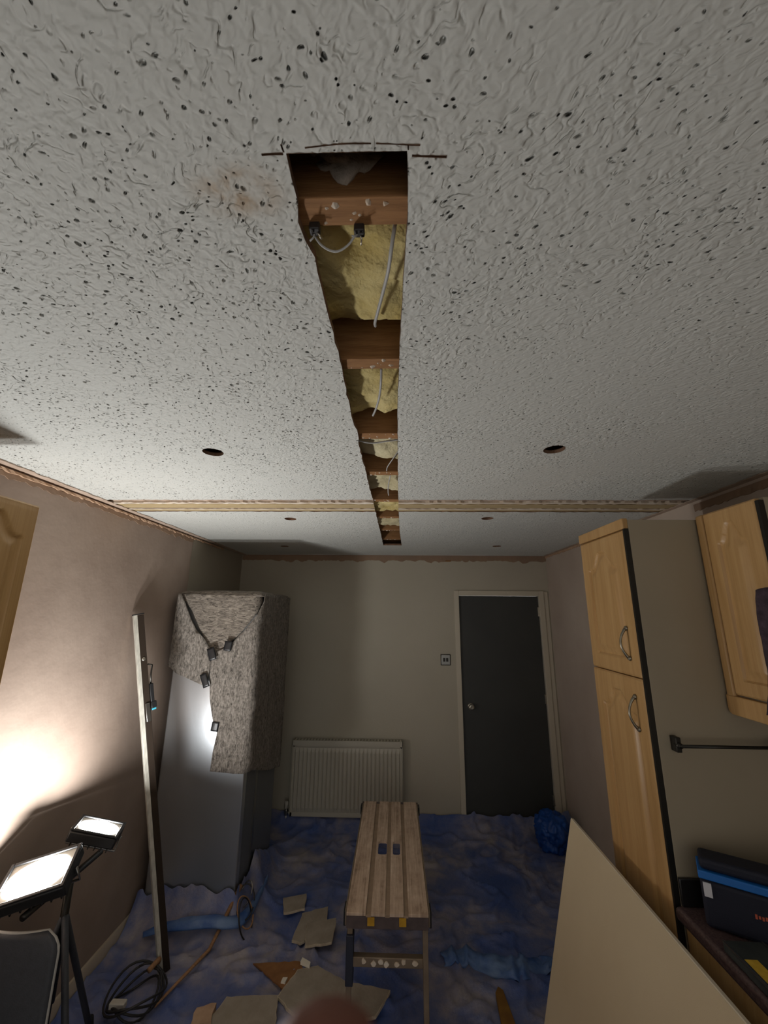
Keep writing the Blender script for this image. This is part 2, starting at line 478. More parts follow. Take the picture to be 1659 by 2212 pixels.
# patched strip where a wall was taken out
trim1 = MB()
tL = lerp(SL, 2.1); tR = lerp(SR, 2.1)
def strip_piece(x0, x1, y0, y1, z0, z1, amp, mb, seed, gap=0.0):
    random.seed(seed); n = max(4, int(abs(x1-x0)/.02)); a = []; b = []
    for k in range(n+1):
        x = x0+(x1-x0)*k/n
        a.append((x, y0+jit(amp))); b.append((x, y1+jit(amp)))
    mb.prism(a+b[::-1], 'z', z0, z1)
trim1.box(XL, tL, 1.95, 2.27, ZC+.010, ZC+.0142); trim1.box(tR, XR, 1.95, 2.27, ZC+.010, ZC+.0142)
t1 = trim1.build('trim_1', 'bare_plaster', kind='structure')
for s, (a, b) in enumerate(((XL, tL), (tR, XR))):
    m = MB(); strip_piece(a, b, 2.075, 2.155, ZC+.001, ZC+.011, .002, m, 5+s); m.build('timber_batten', 'patch_wood', t1)
    m = MB(); strip_piece(a, b, 2.035, 2.062, ZC-.001, ZC+.011, .007, m, 15+s); m.build('plaster_ridge', 'white_plaster', t1)
    m = MB(); strip_piece(a, b, 2.166, 2.180, ZC-.002, ZC+.011, .006, m, 25+s); m.build('plaster_ridge', 'white_plaster', t1)
    m = MB(); strip_piece(a, b, 2.186, 2.228, ZC+.002, ZC+.011, .003, m, 35+s); m.build('timber_edge', 'patch_wood', t1)

# walls
def wall(name, mat, poly, axis, a, b):
    return MB().prism(poly, axis, a, b).build(name, mat, kind='structure')
wall('wall_left', 'plaster_pink', [(Y0, 0), (YP, 0), (YP, ZC+.23), (Y0, ZC+.23)], 'x', XL-.1, XL)
o = MB().prism([(YP, 0), (YB+.1, 0), (YB+.1, ZC+.23), (YP, ZC+.23)], 'x', XL-.1, XL-.004).build('wall_left', 'paint_left', kind='structure')
wall('wall_right', 'plaster_lightened', [(Y0, 0), (YB+.1, 0), (YB+.1, ZC+.23), (Y0, ZC+.23)], 'x', XR, XR+.1)
# back wall with the door opening
DX0, DX1, DZ = .625, 1.40, 1.992
mb = MB()
mb.box(XL-.1, DX0-.01, YB, YB+.1, 0, ZC+.23); mb.box(DX1+.01, XR+.1, YB, YB+.1, 0, ZC+.23); mb.box(DX0-.01, DX1+.01, YB, YB+.1, DZ+.01, ZC+.23)
mb.build('wall_back', 'paint_back', kind='structure')
box('floor', 'dark_boards', (XL-.1, XR+.1, Y0, YB+.1, -.06, 0.0), None, 0, kind='structure')

# door
dr = MB().box(DX0+.003, DX1-.003, YB+.012, YB+.05, .01, DZ-.003).build('door_1', 'door_grey', bevel=.002, kind='structure')
box('door_frame', 'white_gloss', (DX0-.046, DX0, YB-.016, YB+.08, 0, DZ+.048), dr, .003)
box('door_frame', 'white_gloss', (DX1, DX1+.05, YB-.016, YB+.08, 0, DZ+.048), dr, .003)
box('door_frame', 'white_gloss', (DX0, DX1, YB-.016, YB+.08, DZ, DZ+.048), dr, .003)
box('door_stop', 'white_gloss', (DX1+.05, DX1+.09, YB-.008, YB+.02, 0, DZ+.04), dr, .002)
kb = MB().lathe([(.027, 0), (.028, .004), (.025, .008), (.011, .010), (.011, .03), (.024, .036), (.028, .046), (.026, .056), (.016, .062), (.012, .0615)], 24,
    Matrix.Translation((.703, YB+.012, H-.84)) @ Matrix.Rotation(math.pi/2, 4, 'X')).build('door_knob', 'brass_steel', dr, smooth=True, label='round polished steel door knob')
box('hinge', 'white_gloss', (DX1-.012, DX1+.004, YB-.002, YB+.014, 1.80, 1.885), dr, .001)
box('hinge', 'brass_steel', (DX1-.012, DX1+.004, YB-.002, YB+.014, 1.02, 1.10), dr, .001)
box('hinge', 'brass_steel', (DX1-.012, DX1+.004, YB-.002, YB+.014, .2, .28), dr, .001)

# ragged plaster ledges where coving was pulled off
def ribbon(name, mat, pts, wdir, w, ndir, th, amp, seed, parent=None, kind='structure', lobes=0):
    random.seed(seed); mb = MB(); p0, p1 = Vector(pts[0]), Vector(pts[1]); L = (p1-p0).length; n = max(4, int(L/.018))
    wd, nd = Vector(wdir), Vector(ndir); A = []; B = []
    for k in range(n+1):
        p = p0+(p1-p0)*k/n
        e = jit(amp)+(lobes*abs(nz(k*.13, seed)) if lobes else 0)
        A.append(p); B.append(p+wd*(w+e))
    vs = A+B+[p+nd*th for p in A]+[p+nd*(th*(.6+.6*random.random())) for p in B]; m = n+1
    fs = []
    for k in range(n):
        fs += [(k, k+1, m+k+1, m+k), (2*m+k, 3*m+k, 3*m+k+1, 2*m+k+1), (m+k, m+k+1, 3*m+k+1, 3*m+k), (k, 2*m+k, 2*m+k+1, k+1)]
    mb.add(vs, fs); return mb.build(name, mat, parent, kind=kind)
ribbon('trim_2', 'bare_plaster', [(XL, .9, ZC-.001), (XL, YB, ZC-.001)], (1, 0, 0), .045, (0, 0, -1), .004, .004, 3, lobes=.01)
ribbon('trim_3', 'ledge_plaster', [(XL, .9, ZC-.014), (XL, YB-.5, ZC-.014)], (0, 0, -1), .010, (1, 0, 0), .012, .004, 4)
ribbon('trim_4', 'bare_plaster', [(XR, 1.0, ZC-.001), (XR, YB, ZC-.001)], (-1, 0, 0), .03, (0, 0, -1), .004, .004, 6, lobes=.008)
ribbon('trim_5', 'ledge_plaster', [(XR, 2.4, ZC-.004), (XR, YB, ZC-.004)], (0, 0, -1), .018, (-1, 0, 0), .006, .005, 7)
ribbon('trim_6', 'band_brown', [(XL, YB, ZC), (XR, YB, ZC)], (0, 0, -1), .05, (0, -1, 0), .003, .003, 8, lobes=.035)
ribbon('trim_7', 'band_brown', [(XR, 1.2, ZC-.02), (XR, 2.0, ZC-.02)], (0, 0, -1), .035, (-1, 0, 0), .006, .004, 9)
o = ribbon('trim_8', 'band_brown', [(XL, .9, ZC-.024), (XL, YP, ZC-.024)], (0, 0, -1), .02, (1, 0, 0), .003, .006, 10, lobes=.02)
box('plaster_chip', 'brown_scrap', (.505, .56, YB-.010, YB-.0005, ZC-.062, ZC-.05), bpy.data.objects['wall_back'], .002)
# skirting board
bs = MB(); bs.prism([(XL, .02), (XL+.018, .02), (XL+.018, .085), (XL+.010, .1), (XL, .104)], 'y', 1.2, 2.84)
bs.build('baseboard_left', 'skirt', kind='structure', bevel=.002)
bs = MB(); bs.prism([(YB, .02), (YB-.016, .02), (YB-.016, .085), (YB-.008, .1), (YB, .104)], 'x', -.94, .575)
bs.build('baseboard_back', 'skirt', kind='structure', bevel=.002)

# ------------------------------------------------------------------ insulation and cables in the slot
def insulation(y0, y1, mat, label, seed, curl=.05, full=.8, low=.012):
    ye = y0+(y1-y0)*full; xa, xb = -.45, .35
    def bot(u, v):
        x = xa+(xb-xa)*u; y = y0+.004+(ye-y0-.006)*v
        n = nz(x, y, seed, 9, 4)*.022+nz(x, y, seed+5, 24, 3)*.012
        e = max(0, v-.78)/.22
        yy = y+e*(nz(x, 3.1, seed, 14, 3)*.035-.012)
        return (x, min(max(yy, y0+.003), y1-.004), ZC+low+.04+n+curl*e*e+.01*max(0, .12-v)/.12)
    nu, nv = 46, 22; mb = MB().grid(bot, nu, nv); k = len(mb.v)
    for (x, y, z) in list(mb.v): mb.v.append((x, y, max(ZC+.19, z+.02)))
    W = nu+1
    for j in range(nv):
        for i in range(nu):
            a = k+j*W+i; mb.f.append((a, a+W, a+W+1, a+1))
    for i in range(nu):
        mb.f.append((i, i+1, k+i+1, k+i)); a = nv*W+i; mb.f.append((a, k+a, k+a+1, a+1))
    for j in range(nv):
        a = j*W; mb.f.append((a, k+a, k+a+W, a+W)); a = j*W+nu; mb.f.append((a, a+W, k+a+W, k+a))
    o = mb.build('insulation_batt', mat, smooth=True)
    return tag(o, label, 'insulation', 'insulation batts above the ceiling slot')
insulation(.489, .822, 'insulation', 'yellow mineral wool batt in the largest bay behind the first joist', 1, full=.90)
insulation(.862, 1.224, 'insulation', 'yellow mineral wool batt in the second bay of the slot', 12, full=.94)
insulation(1.268, 1.60, 'insulation_pale', 'pale mineral wool batt in the third bay above a white cable', 23, full=.93)
insulation(1.642, 2.03, 'insulation_pale', 'torn pale mineral wool batt in the bay just before the plaster strip', 34, full=.82, low=.0)
insulation(2.075, 2.42, 'insulation', 'yellow mineral wool batt in the bay over the plaster strip', 45, full=.86, low=-.008)
insulation(2.462, 2.815, 'insulation_pale', 'small pale mineral wool batt in the bay second from the far end', 56, full=.92, low=-.012)
fl = MB().grid(lambda u, v: (-.115+.09*u+.01*math.sin(v*9), .4445-.012*math.sin(math.pi*u)*math.sin(math.pi*min(1, v*1.1))-.003*nz(u*5, v*5, 2), ZC+.034+.085*v+.045*abs(u-.45)*2*(1-v)+.012*nz(u*7, v*3, 4)), 14, 14).build('fibre_tuft', 'fluff', solid=.004, smooth=True)
tag(fl, 'grey tuft of loose fibre stuck to the dark face of the first joist', 'insulation')

def bez(pts, n=10):
    P = [Vector(p) for p in pts]; out = []
    Q = [P[0]*2-P[1]]+P+[P[-1]*2-P[-2]]
    for i in range(1, len(Q)-2):
        p0, p1, p2, p3 = Q[i-1:i+3]
        for k in range(n):
            t = k/n; out.append(.5*((2*p1)+(p2-p0)*t+(2*p0-5*p1+4*p2-p3)*t*t+(3*p1-p0-3*p2+p3)*t**3))
    return out+[P[-1]]
def cable(name, pts, r, mat, label, cat='cable', n=8):
    return tag(MB().tube(bez(pts), r, 8).build(name, mat, smooth=True), label, cat)
c = ZC
cable('electric_cable', [(.0, .50, c+.035), (-.006, .52, c+.008), (-.012, .56, c+.002), (-.022, .61, c+.006), (-.034, .665, c+.010), (-.041, .70, c+.014), (-.042, .73, c+.03)], .0032, 'cable_grey', 'long grey cable hanging down the first insulation bay')
cable('electric_cable', [(-.132, .492, c+.02), (-.118, .512, c+.006), (-.096, .520, c+.0), (-.075, .512, c+.003), (-.058, .496, c+.012)], .0018, 'cable_grey', 'thin grey cable looped under the left end of first joist')
cable('electric_cable', [(-.034, .868, c+.02), (-.036, .90, c-.002), (-.042, .96, c-.003), (-.053, 1.02, c-.004), (-.064, 1.06, c-.006)], .0030, 'cable_grey', 'short grey cable with cut end hanging in the second bay')
cable('electric_cable', [(-.128, 1.30, c+.022), (-.08, 1.305, c+.016), (-.03, 1.295, c+.018), (.03, 1.29, c+.025)], .003, 'cable_grey', 'white cable running across the slot behind the third joist')
cable('electric_cable', [(.02, 1.43, c+.05), (-.01, 1.47, c+.02), (-.03, 1.51, c+.004), (-.034, 1.53, c-.006)], .0022, 'cable_grey', 'short stub of grey cable at the end of the third bay')
cable('electric_cable', [(-.02, 1.68, c+.03), (-.03, 1.74, c+.004), (-.032, 1.80, c-.012), (-.03, 1.83, c-.02)], .0026, 'cable_grey', 'short cable dangling before the plaster strip')
for k, (x, y, lab) in enumerate([(-.122, .488, 'cut cable end in a black clip at left end of first joist'), (-.055, .492, 'twisted cut cable end at the middle of first joist')]):
    tg = thing('cable_end', lab, 'cable', (x, y, c+.006))
    MB().box(x-.008, x+.008, y-.008, y+.006, c+.001, c+.0145).build('clip', 'cable_black', tg, .002)
    for j in range(3):
        a = j*2.1+k; MB().tube([(x, y, c+.005), (x+.006*math.cos(a), y+.006*math.sin(a), c-.002), (x+.011*math.cos(a+.4), y+.012*math.sin(a+.4), c-.006)], .0014, 6).build('wire', ['brass_steel', 'cable_grey', 'cable_black'][j], tg, smooth=True)

# ------------------------------------------------------------------ cathedral doors (heightfield with routed groove)
def cathedral_outline(w, h, m, rise):
    hw = w/2-m; s = h-m-rise; pts = [(-hw, m), (-hw, s)]
    N = 40
    for k in range(1, N):
        x = -hw+2*hw*k/N; a = abs(x)/hw
        e = min(1, max(0, (a-.12)/.62)); sm = e*e*(3-2*e)
        dip = .10*math.exp(-((a-.86)/.09)**2)
        pts.append((x, s+rise*((1-sm)*.92+.08)-rise*dip))
    pts += [(hw, s), (hw, m)]
    return pts
def sdf(pts, X, Z):
    P = np.array(pts); Q = np.roll(P, -1, 0); D = np.full(X.shape, 1e9); ins = np.zeros(X.shape, bool)
    for (ax, az), (bx, bz) in zip(P, Q):
        dx, dz = bx-ax, bz-az; L = dx*dx+dz*dz+1e-12
        t = np.clip(((X-ax)*dx+(Z-az)*dz)/L, 0, 1)
        D = np.minimum(D, np.hypot(X-ax-t*dx, Z-az-t*dz))
        cond = (az > Z) != (bz > Z)
        with np.errstate(divide='ignore', invalid='ignore'):
            xi = ax+(Z-az)*dx/(dz if abs(dz) > 1e-9 else 1e-9)
        ins ^= cond & (X < xi)
    return np.where(ins, -D, D)
def door_mesh(x, y0, y1, z0, z1, sgn, m=.065, rise=.075, res=.006, th=.02, depth=.008):
    """door in a plane x=const; sgn=-1 faces -x. Returns MB"""
    w, h = y1-y0, z1-z0; nu, nv = max(8, int(w/res)), max(8, int(h/res))
    U, V = np.meshgrid(np.linspace(-w/2, w/2, nu+1), np.linspace(0, h, nv+1))
    d = sdf(cathedral_outline(w, h, m, rise), U, V)
    def ss(a, b, q): t = np.clip((q-a)/(b-a), 0, 1); return t*t*(3-2*t)
    hgt = -depth*(1-ss(.0, .006, d))            # step down at the moulding
    hgt += depth*1.25*ss(0, .032, -d-.006)      # raised field inside
    edge = np.minimum(np.minimum(U+w/2, w/2-U), np.minimum(V, h-V))
    hgt -= .006*(1-ss(0, .008, edge))
    hgt -= .0012*np.exp(-((edge-.013)/.003)**2)
    mb = MB(); W = nu+1
    for j in range(nv+1):
        for i in range(nu+1): mb.v.append((x+sgn*hgt[j, i], y0+w/2+U[j, i], z0+V[j, i]))
    for j in range(nv):
        for i in range(nu):
            a = j*W+i; mb.f.append((a, a+1, a+W+1, a+W))
    k = len(mb.v); ring = [i for i in range(W)]+[j*W+nu for j in range(1, nv+1)]+[nv*W+i for i in range(nu-1, -1, -1)]+[j*W for j in range(nv-1, 0, -1)]
    for i in ring: p = mb.v[i]; mb.v.append((x-sgn*th, p[1], p[2]))
    n = len(ring)
    for i in range(n): mb.f.append((ring[i], ring[(i+1) % n], k+(i+1) % n, k+i))
    mb.f.append(tuple(range(k, k+n)))
    return mb
def bow_handle(parent, x, y, z0, z1, sgn):
    mb = MB(); pts = [];rr = []
    for k in range(17):
        t = k/16; pts.append((x+sgn*(.004+.026*math.sin(math.pi*t)**.8), y, z0+(z1-z0)*t)); rr.append(.0042+.0022*abs(2*t-1)**3)
    mb.tube(pts, rr, 10)
    for z in (z0, z1):
        mb.lathe([(.0085, 0), (.0095, .003), (.007, .008), (.003, .010)], 14, Matrix.Translation((x, y, z)) @ Matrix.Rotation(math.pi/2*sgn, 4, 'Y'))
    return mb.build('handle', 'pewter', parent, smooth=True, label='bowed pewter handle')

# tall larder unit
TX, TY0, TY1, TZ = .896, 1.578, 1.963, H+.362
tc = thing('larder_cabinet', 'tall light wood larder cabinet with two cathedral panel doors', 'cabinet', (1.2, 1.77, 0))
box('carcass', 'panel_grey', (TX+.021, XR-.003, TY0, TY1, .10, TZ), tc, .002, label='grey-beige side panel and carcass')
box('plinth', 'panel_grey', (TX+.06, XR-.05, TY0+.01, TY1-.01, 0.03, .10), tc, .002)
box('cornice', 'beech', (TX, TX+.022, TY0+.002, TY1+.004, TZ-.036, TZ+.006), tc, .003)
for z0, z1, hz in ((.15, H-.232, (H-.409, H-.299)), (H-.228, TZ-.040, (H-.164, H-.054))):
    d = door_mesh(TX, TY0+.012, TY1-.001, z0, z1, -1, rise=.07).build('door', 'beech', tc, smooth=True)
    d.data.set_sharp_from_angle(angle=math.radians(40))
    bow_handle(d, TX, 1.645, hz[0], hz[1], -1)
box('gap_shade', 'dark_steel', (TX+.003, TX+.021, TY0+.001, TY0+.011, .12, TZ-.036), tc, 0)  # dark filler painted in for the shade between door and side panel

# wall cabinet
wc = thing('wall_cabinet', 'light wood wall cabinet with one arched panel door on right wall', 'cabinet', (1.34, 1.43, 1.5))
WX, WY0, WY1 = 1.17, 1.287, 1.572
box('carcass', 'panel_grey', (WX+.021, XR-.003, WY0, WY1, H-.27, H+.372), wc, .002, label='grey-beige cabinet carcass')
d = door_mesh(WX, WY0+.016, WY1-.042, H-.266, H+.370, -1, m=.055, rise=.07).build('door', 'beech', wc, smooth=True)
d.data.set_sharp_from_angle(angle=math.radians(40))
bow_handle(d, WX, WY0+.045, H-.08, H+.03, -1)
box('corner_post', 'beech', (WX+.002, WX+.024, WY1-.039, WY1-.001, H-.325, H+.372), wc, .008, seg=3)
MB().prism([(WY0-.9, H-.272), (WY1-.002, H-.272), (WY1-.002, H-.315)]+[(WY1-.002-.02*(1-math.cos(a)), H-.315-.02*math.sin(a)) for a in (.4, .8, 1.2, 1.57)]+[(WY0-.9, H-.335)], 'x', WX-.001, WX+.02).build('pelmet', 'beech', wc, .003)
box('gap_shade', 'dark_steel', (WX+.003, WX+.021, WY0+.001, WY0+.014, H-.26, H+.362), wc, 0)  # shade of the gap beside the door, added as a dark strip

# left wall cabinet
lc = thing('wall_cabinet', 'shaded brown arched panel cupboard door at left edge, above the lamp', 'cabinet', (-1.4, 1.1, 1.5))
LX = -1.24
box('carcass', 'beech', (XL+.003, LX-.021, .75, 1.338, H-.37, H+.348), lc, .002)
for a, b in ((1.04, 1.336), (.752, 1.036)):
    d = door_mesh(LX, a, b, H-.37, H+.348, 1, m=.05, rise=.07).build('door', 'beech', lc, smooth=True)
    d.data.set_sharp_from_angle(angle=math.radians(40))

# worktop, upstand, base units
WT = H-.90
wt = box('worktop', 'worktop', (.892, XR-.003, .2, TY0-.002, WT-.038, WT), None, .012, seg=3)
tag(wt, 'speckled dark mauve laminate worktop beside the larder cabinet', 'worktop')
box('upstand', 'upstand', (.915, XR-.02, TY0-.014, TY0-.003, WT, WT+.075), wt, .002)
box('upstand', 'upstand', (XR-.018, XR-.004, .2, TY0-.016, WT, WT+.075), wt, .002)
for k, (a, b) in enumerate(((.94, 1.572), (.3, .93))):
    bc = thing('base_cabinet', ['wood base cabinet under worktop beside the larder, behind leaning board', 'wood base cabinet under near end of the worktop'][k], 'cabinet', (1.2, (a+b)/2, 0))
    box('carcass', 'panel_grey', (.932, XR-.02, a, b, .12, WT-.039), bc, .002)
    d = door_mesh(.912, a+.002, b-.002, .15, WT-.05, -1, res=.012).build('door', 'beech', bc, smooth=True)
    bow_handle(d, .912, (a+b)/2, WT-.2, WT-.09, -1)

# towel rail on larder side panel
tr = thing('towel_rail', 'dark metal rail with square end plate on larder side panel', 'rail', (1.05, 1.55, H-.43))
box('end_plate', 'dark_steel', (.957, .974, 1.545, 1.5775, H-.455, H-.408), tr, .002)
MB().tube([(.965, 1.535, H-.432), (1.30, 1.535, H-.432)], .0055, 12).build('rod', 'dark_steel', tr, smooth=True)
MB().tube([(.965, 1.535, H-.432), (.965, 1.56, H-.432)], .009, 12).build('bracket', 'dark_steel', tr, smooth=True)
box('end_plate', 'dark_steel', (1.292, 1.309, 1.545, 1.5775, H-.455, H-.408), tr, .002)

# towel hanging from wall cabinet handle
def tw(u, v):
    x = 1.118+.012*math.sin(u*9+v*2)+.006*nz(u*3, v*4, 5); y = 1.30-.19*u+.055*v*(1-u)+.008*math.sin(v*7)
    return (x, y, H+.076-.37*v+.006*math.sin(u*12))
tg = MB().grid(tw, 24, 30).build('towel', 'towel', solid=.012, smooth=True)
tag(tg, 'dark purple mottled cloth hanging over the wall cabinet door at right edge', 'towel')

# cool bag
def rot_at(x, y, z, a): return Matrix.Translation((x, y, z)) @ Matrix.Rotation(a, 4, 'Z')
bt = thing('cool_bag', 'navy cool bag with bright blue zip band and white tag', 'bag', (1.03, 1.47, WT))
R4 = rot_at(.925, 1.478, WT, -.56)
MB().box(0, .30, 0, .085, .002, .125, R4).build('body', 'bag_navy', bt, .012, seg=3)
MB().box(.004, .296, .004, .082, .148, .178, R4).build('lid', 'bag_navy', bt, .01, seg=3)
MB().box(-.003, .303, -.004, .088, .126, .147, R4).build('zip_band', 'bag_blue', bt, .003, label='bright blue zip band')
MB().box(.006, .026, -.0045, -.0005, .083, .119, R4).build('tag', 'white_tag', bt, .0005, label='small white tag')
lg = MB()
for k in range(6):
    a = .118+k*.0075; lg.box(a, a+.0052, -.002, .001, .066 if k % 2 else .064, .073 if k % 3 else .075, R4)
lg.build('logo', 'red_tag', bt, label='small faded red lettering')
# black case with yellow label on worktop
bk = thing('tool_case', 'flat black case with yellow label lying on worktop edge', 'case', (.95, 1.26, WT))
R5 = rot_at(.906, 1.392, WT, -1.60)
MB().box(0, .24, 0, .105, .001, .028, R5).build('body', 'black_case', bk, .005)
MB().box(.068, .138, .008, .040, .0282, .0292, R5).build('label', 'yellow_label', bk, label='yellow paper label')
rb = MB()
for a, b in ((0, .002), (.103, .105)): rb.box(.004, .236, a-.001, b+.001, .024, .030, R5)
rb.build('edge_trim', 'steel', bk)
jar = thing('storage_jar', 'black jar at right edge behind the cool bag', 'jar', (1.26, 1.47, WT))
J4 = Matrix.Translation((1.262, 1.47, WT))
MB().lathe([(.04, .001), (.046, .01), (.046, .13), (.04, .15)], 24, J4).build('body', 'black_plastic', jar, smooth=True)
MB().lathe([(.043, .1505), (.044, .17), (.03, .178), (.012, .182), (.012, .195)], 24, J4).build('lid', 'black_plastic', jar, smooth=True)

# plasterboard leaning on the units
pb = thing('plasterboard_sheet', 'large beige plasterboard sheet leaning against the right-hand units', 'board', (.72, 1.6, 0))
tx, tz, bx, bz = .803, H-.903, .577, .014
mb = MB(); nx, nz_ = -(tz-bz), (tx-bx); L = math.hypot(nx, nz_); nx, nz_ = nx/L*.0125, nz_/L*.0125
mb.prism([(bx, bz), (tx, tz), (tx-nx, tz-nz_), (bx-nx, bz-nz_)], 'y', .36, 2.139)
mb.build('core', 'board_edge', pb, .0008)
mb = MB(); mb.prism([(bx+.002*0+nx*.06, bz+nz_*.06+.002), (tx+nx*.06-.001, tz+nz_*.06-.004), (tx-.001, tz-.004), (bx, bz+.002)], 'y', .361, 2.1375)
mb.build('face_paper', 'board_face', pb)

# ------------------------------------------------------------------ radiator, switch
rd = thing('radiator', 'white panel radiator with vertical flutes under the back wall', 'radiator', (-.42, YB-.06, .1))
RX0, RX1, RZ0, RZ1 = -.905, .068, H-1.715, H-1.118
def radf(u, v):
    x = RX0+.02+(RX1-RX0-.04)*u; zz = RZ0+.035+(RZ1-RZ0-.095)*v
    ph = (u*26) % 1.; dep = .010*(1 if .22 < ph < .78 else (ph/.22 if ph <= .22 else (1-ph)/.22))
    e = min(1, min(v, 1-v)/.05); dep *= e
    return (x, YB-.088-dep, zz)
MB().grid(radf, 26*9, 14).build('fluted_front', 'rad_white', rd)
fr = MB(); fr.box(RX0, RX1, YB-.088, YB-.06, RZ0, RZ0+.036); fr.box(RX0, RX1, YB-.088, YB-.06, RZ1-.06, RZ1-.04)
fr.box(RX0, RX0+.021, YB-.088, YB-.06, RZ0, RZ1-.04); fr.box(RX1-.021, RX1, YB-.088, YB-.06, RZ0, RZ1-.04); fr.box(RX0+.01, RX1-.01, YB-.086, YB-.06, RZ0+.01, RZ1-.05)
fr.build('panel', 'rad_white', rd, .004)
gr = MB(); gr.box(RX0-.004, RX1+.004, YB-.1, YB-.092, RZ1-.042, RZ1); gr.box(RX0-.004, RX0, YB-.1, YB-.02, RZ0+.02, RZ1); gr.box(RX1, RX1+.004, YB-.1, YB-.02, RZ0+.02, RZ1)
for k in range(34): gr.box(RX0+.01+k*.0285, RX0+.026+k*.0285, YB-.092, YB-.03, RZ1-.006, RZ1-.002)
gr.build('top_grille', 'rad_white', rd, 0)
for x in (RX0+.1, RX1-.1): box('bracket', 'rad_white', (x-.015, x+.015, YB-.06, YB-.001, RZ0+.1, RZ1-.12), rd, .002)
MB().tube([(RX0-.035, YB-.06, .005), (RX0-.035, YB-.06, RZ0+.03)], .0075, 10).build('pipe', 'white_cap', rd, smooth=True)
vv = MB().lathe([(.012, 0), (.016, .01), (.016, .035), (.013, .05)], 16, Matrix.Translation((RX0-.035, YB-.06, RZ0+.0)))
vv.tube([(RX0-.035, YB-.06, RZ0+.02), (RX0+.004, YB-.06, RZ0+.02)], .009, 10); vv.build('valve', 'steel', rd, smooth=True)
MB().lathe([(.014, .05), (.018, .055), (.018, .1), (.012, .108)], 16, Matrix.Translation((RX0-.035, YB-.06, RZ0))).build('valve_cap', 'white_cap', rd, smooth=True)

sw = thing('light_switch', 'brushed steel light switch plate left of the grey door', 'switch', (.48, YB, H-.435))
sx, sz = .481, H-.435
box('plate', 'steel', (sx-.043, sx+.043, YB-.012, YB-.0005, sz-.046, sz+.046), sw, .004)
box('back_box', 'dark_steel', (sx-.047, sx+.047, YB-.006, YB-.0004, sz-.05, sz+.05), sw, .003)
box('rocker', 'dark_steel', (sx-.024, sx-.004, YB-.0165, YB-.0115, sz-.016, sz+.016), sw, .002)
box('rocker', 'dark_steel', (sx+.004, sx+.024, YB-.0165, YB-.0115, sz-.016, sz+.016), sw, .002)

# ------------------------------------------------------------------ fridge freezer and its blanket
FX0, FX1, FY0, FY1, FZ = -1.495, -.95, 2.85, 3.58, H+.10
ff = thing('fridge_freezer', 'tall silver fridge freezer in the back left corner', 'fridge', (-1.22, 3.2, 0))
box('body', 'fridge_side', (FX0+.004, FX1-.003, FY0+.068, FY1, .03, FZ), ff, .006)
box('door', 'fridge_silver', (FX0, FX1, FY0, FY0+.058, .06, FZ-.004), ff, .008, seg=3)
box('door_gasket', 'black_rubber', (FX0+.008, FX1-.008, FY0+.058, FY0+.068, .05, FZ-.01), ff, 0)
box('side_trim', 'steel', (FX1-.004, FX1+.003, FY0+.24, FY0+.275, .05, FZ-.02), ff, .001)
box('plinth', 'black_plastic', (FX0+.01, FX1-.01, FY0+.03, FY1-.02, .0, .05), ff, .002)

bl = thing('moving_blanket', 'grey-brown felt blanket wrapped over fridge and held with black tape', 'blanket', (-1.22, 3.2, FZ))
def wrapmap(u, z, off):
    """unrolled u (x on the front, then round the corner to the right side)"""
    r = .045; xc = FX1+off-r
    if u <= xc: return (u, FY0-off, z)
    a = (u-xc)/r
    if a < math.pi/2: return (xc+r*math.sin(a), FY0-off+r-r*math.cos(a), z)
    return (xc+r, FY0-off+r+(u-xc-r*math.pi/2), z)
def flap(name, mat, poly, off, seed, amp=.008, step=.025, th=.009):
    v, f = cdt(poly, (), step); mb = MB(); vs = []
    for p in v:
        x, y, z = wrapmap(p.x, p.y, off); n = nz(p.x, p.y, seed, 5, 3)*amp+nz(p.x, p.y, seed+9, 17, 2)*amp*.3
        a = p.x-(FX1+off-.045)
        if a < .035: y -= abs(n)
        else: x += abs(n)
        vs.append((x, y, z))
    mb.add(vs, f); return mb.build(name, mat, bl, smooth=True, solid=th)
zt = FZ+.012
flap('top_flap', 'felt_flat', [(-1.485, zt), (-.93, zt), (-.90, zt-.05), (-.95, H-.02), (-1.04, H-.14), (-1.12, H-.22), (-1.20, H-.285), (-1.245, H-.26), (-1.32, H-.14), (-1.40, H+.0), (-1.47, zt-.03)], .014, 3)
flap('right_flap', 'felt', [(-1.228, H-.285), (-1.112, H-.232), (-1.03, H-.15), (-.94, H-.03), (-.89, H+.06), (-.875, zt), (-.55, zt), (-.18, zt), (-.18, H-1.2), (-.5, H-1.12), (-.86, H-.995), (-.95, H-.99), (-1.05, H-.985), (-1.155, H-.978), (-1.15, H-.87), (-1.135, H-.76), (-1.155, H-.73), (-1.18, H-.66), (-1.205, H-.56), (-1.222, H-.42)], .030, 6, .012)
flap('left_flap', 'felt', [(-1.50, zt-.0), (-1.478, zt), (-1.44, H+.04), (-1.39, H-.06), (-1.345, H-.13), (-1.28, H-.19), (-1.236, H-.25), (-1.222, H-.32), (-1.235, H-.47), (-1.27, H-.475), (-1.36, H-.44), (-1.45, H-.405), (-1.505, H-.36)], .034, 9, .014)
def capf(u, v):
    x = FX0-.012+(FX1-FX0+.045)*u; y = FY0-.018+(FY1-FY0+.03)*v
    e = min(min(u, 1-u)*(FX1-FX0), min(v, 1-v)*(FY1-FY0))
    z = zt+.004+.018*(1-math.exp(-e/.035))+.006*nz(x, y, 2, 7)-.02*math.exp(-e/.01)
    return (x, y, z)
MB().grid(capf, 30, 36).build('top_cover', 'felt_flat', bl, smooth=True, solid=.009)
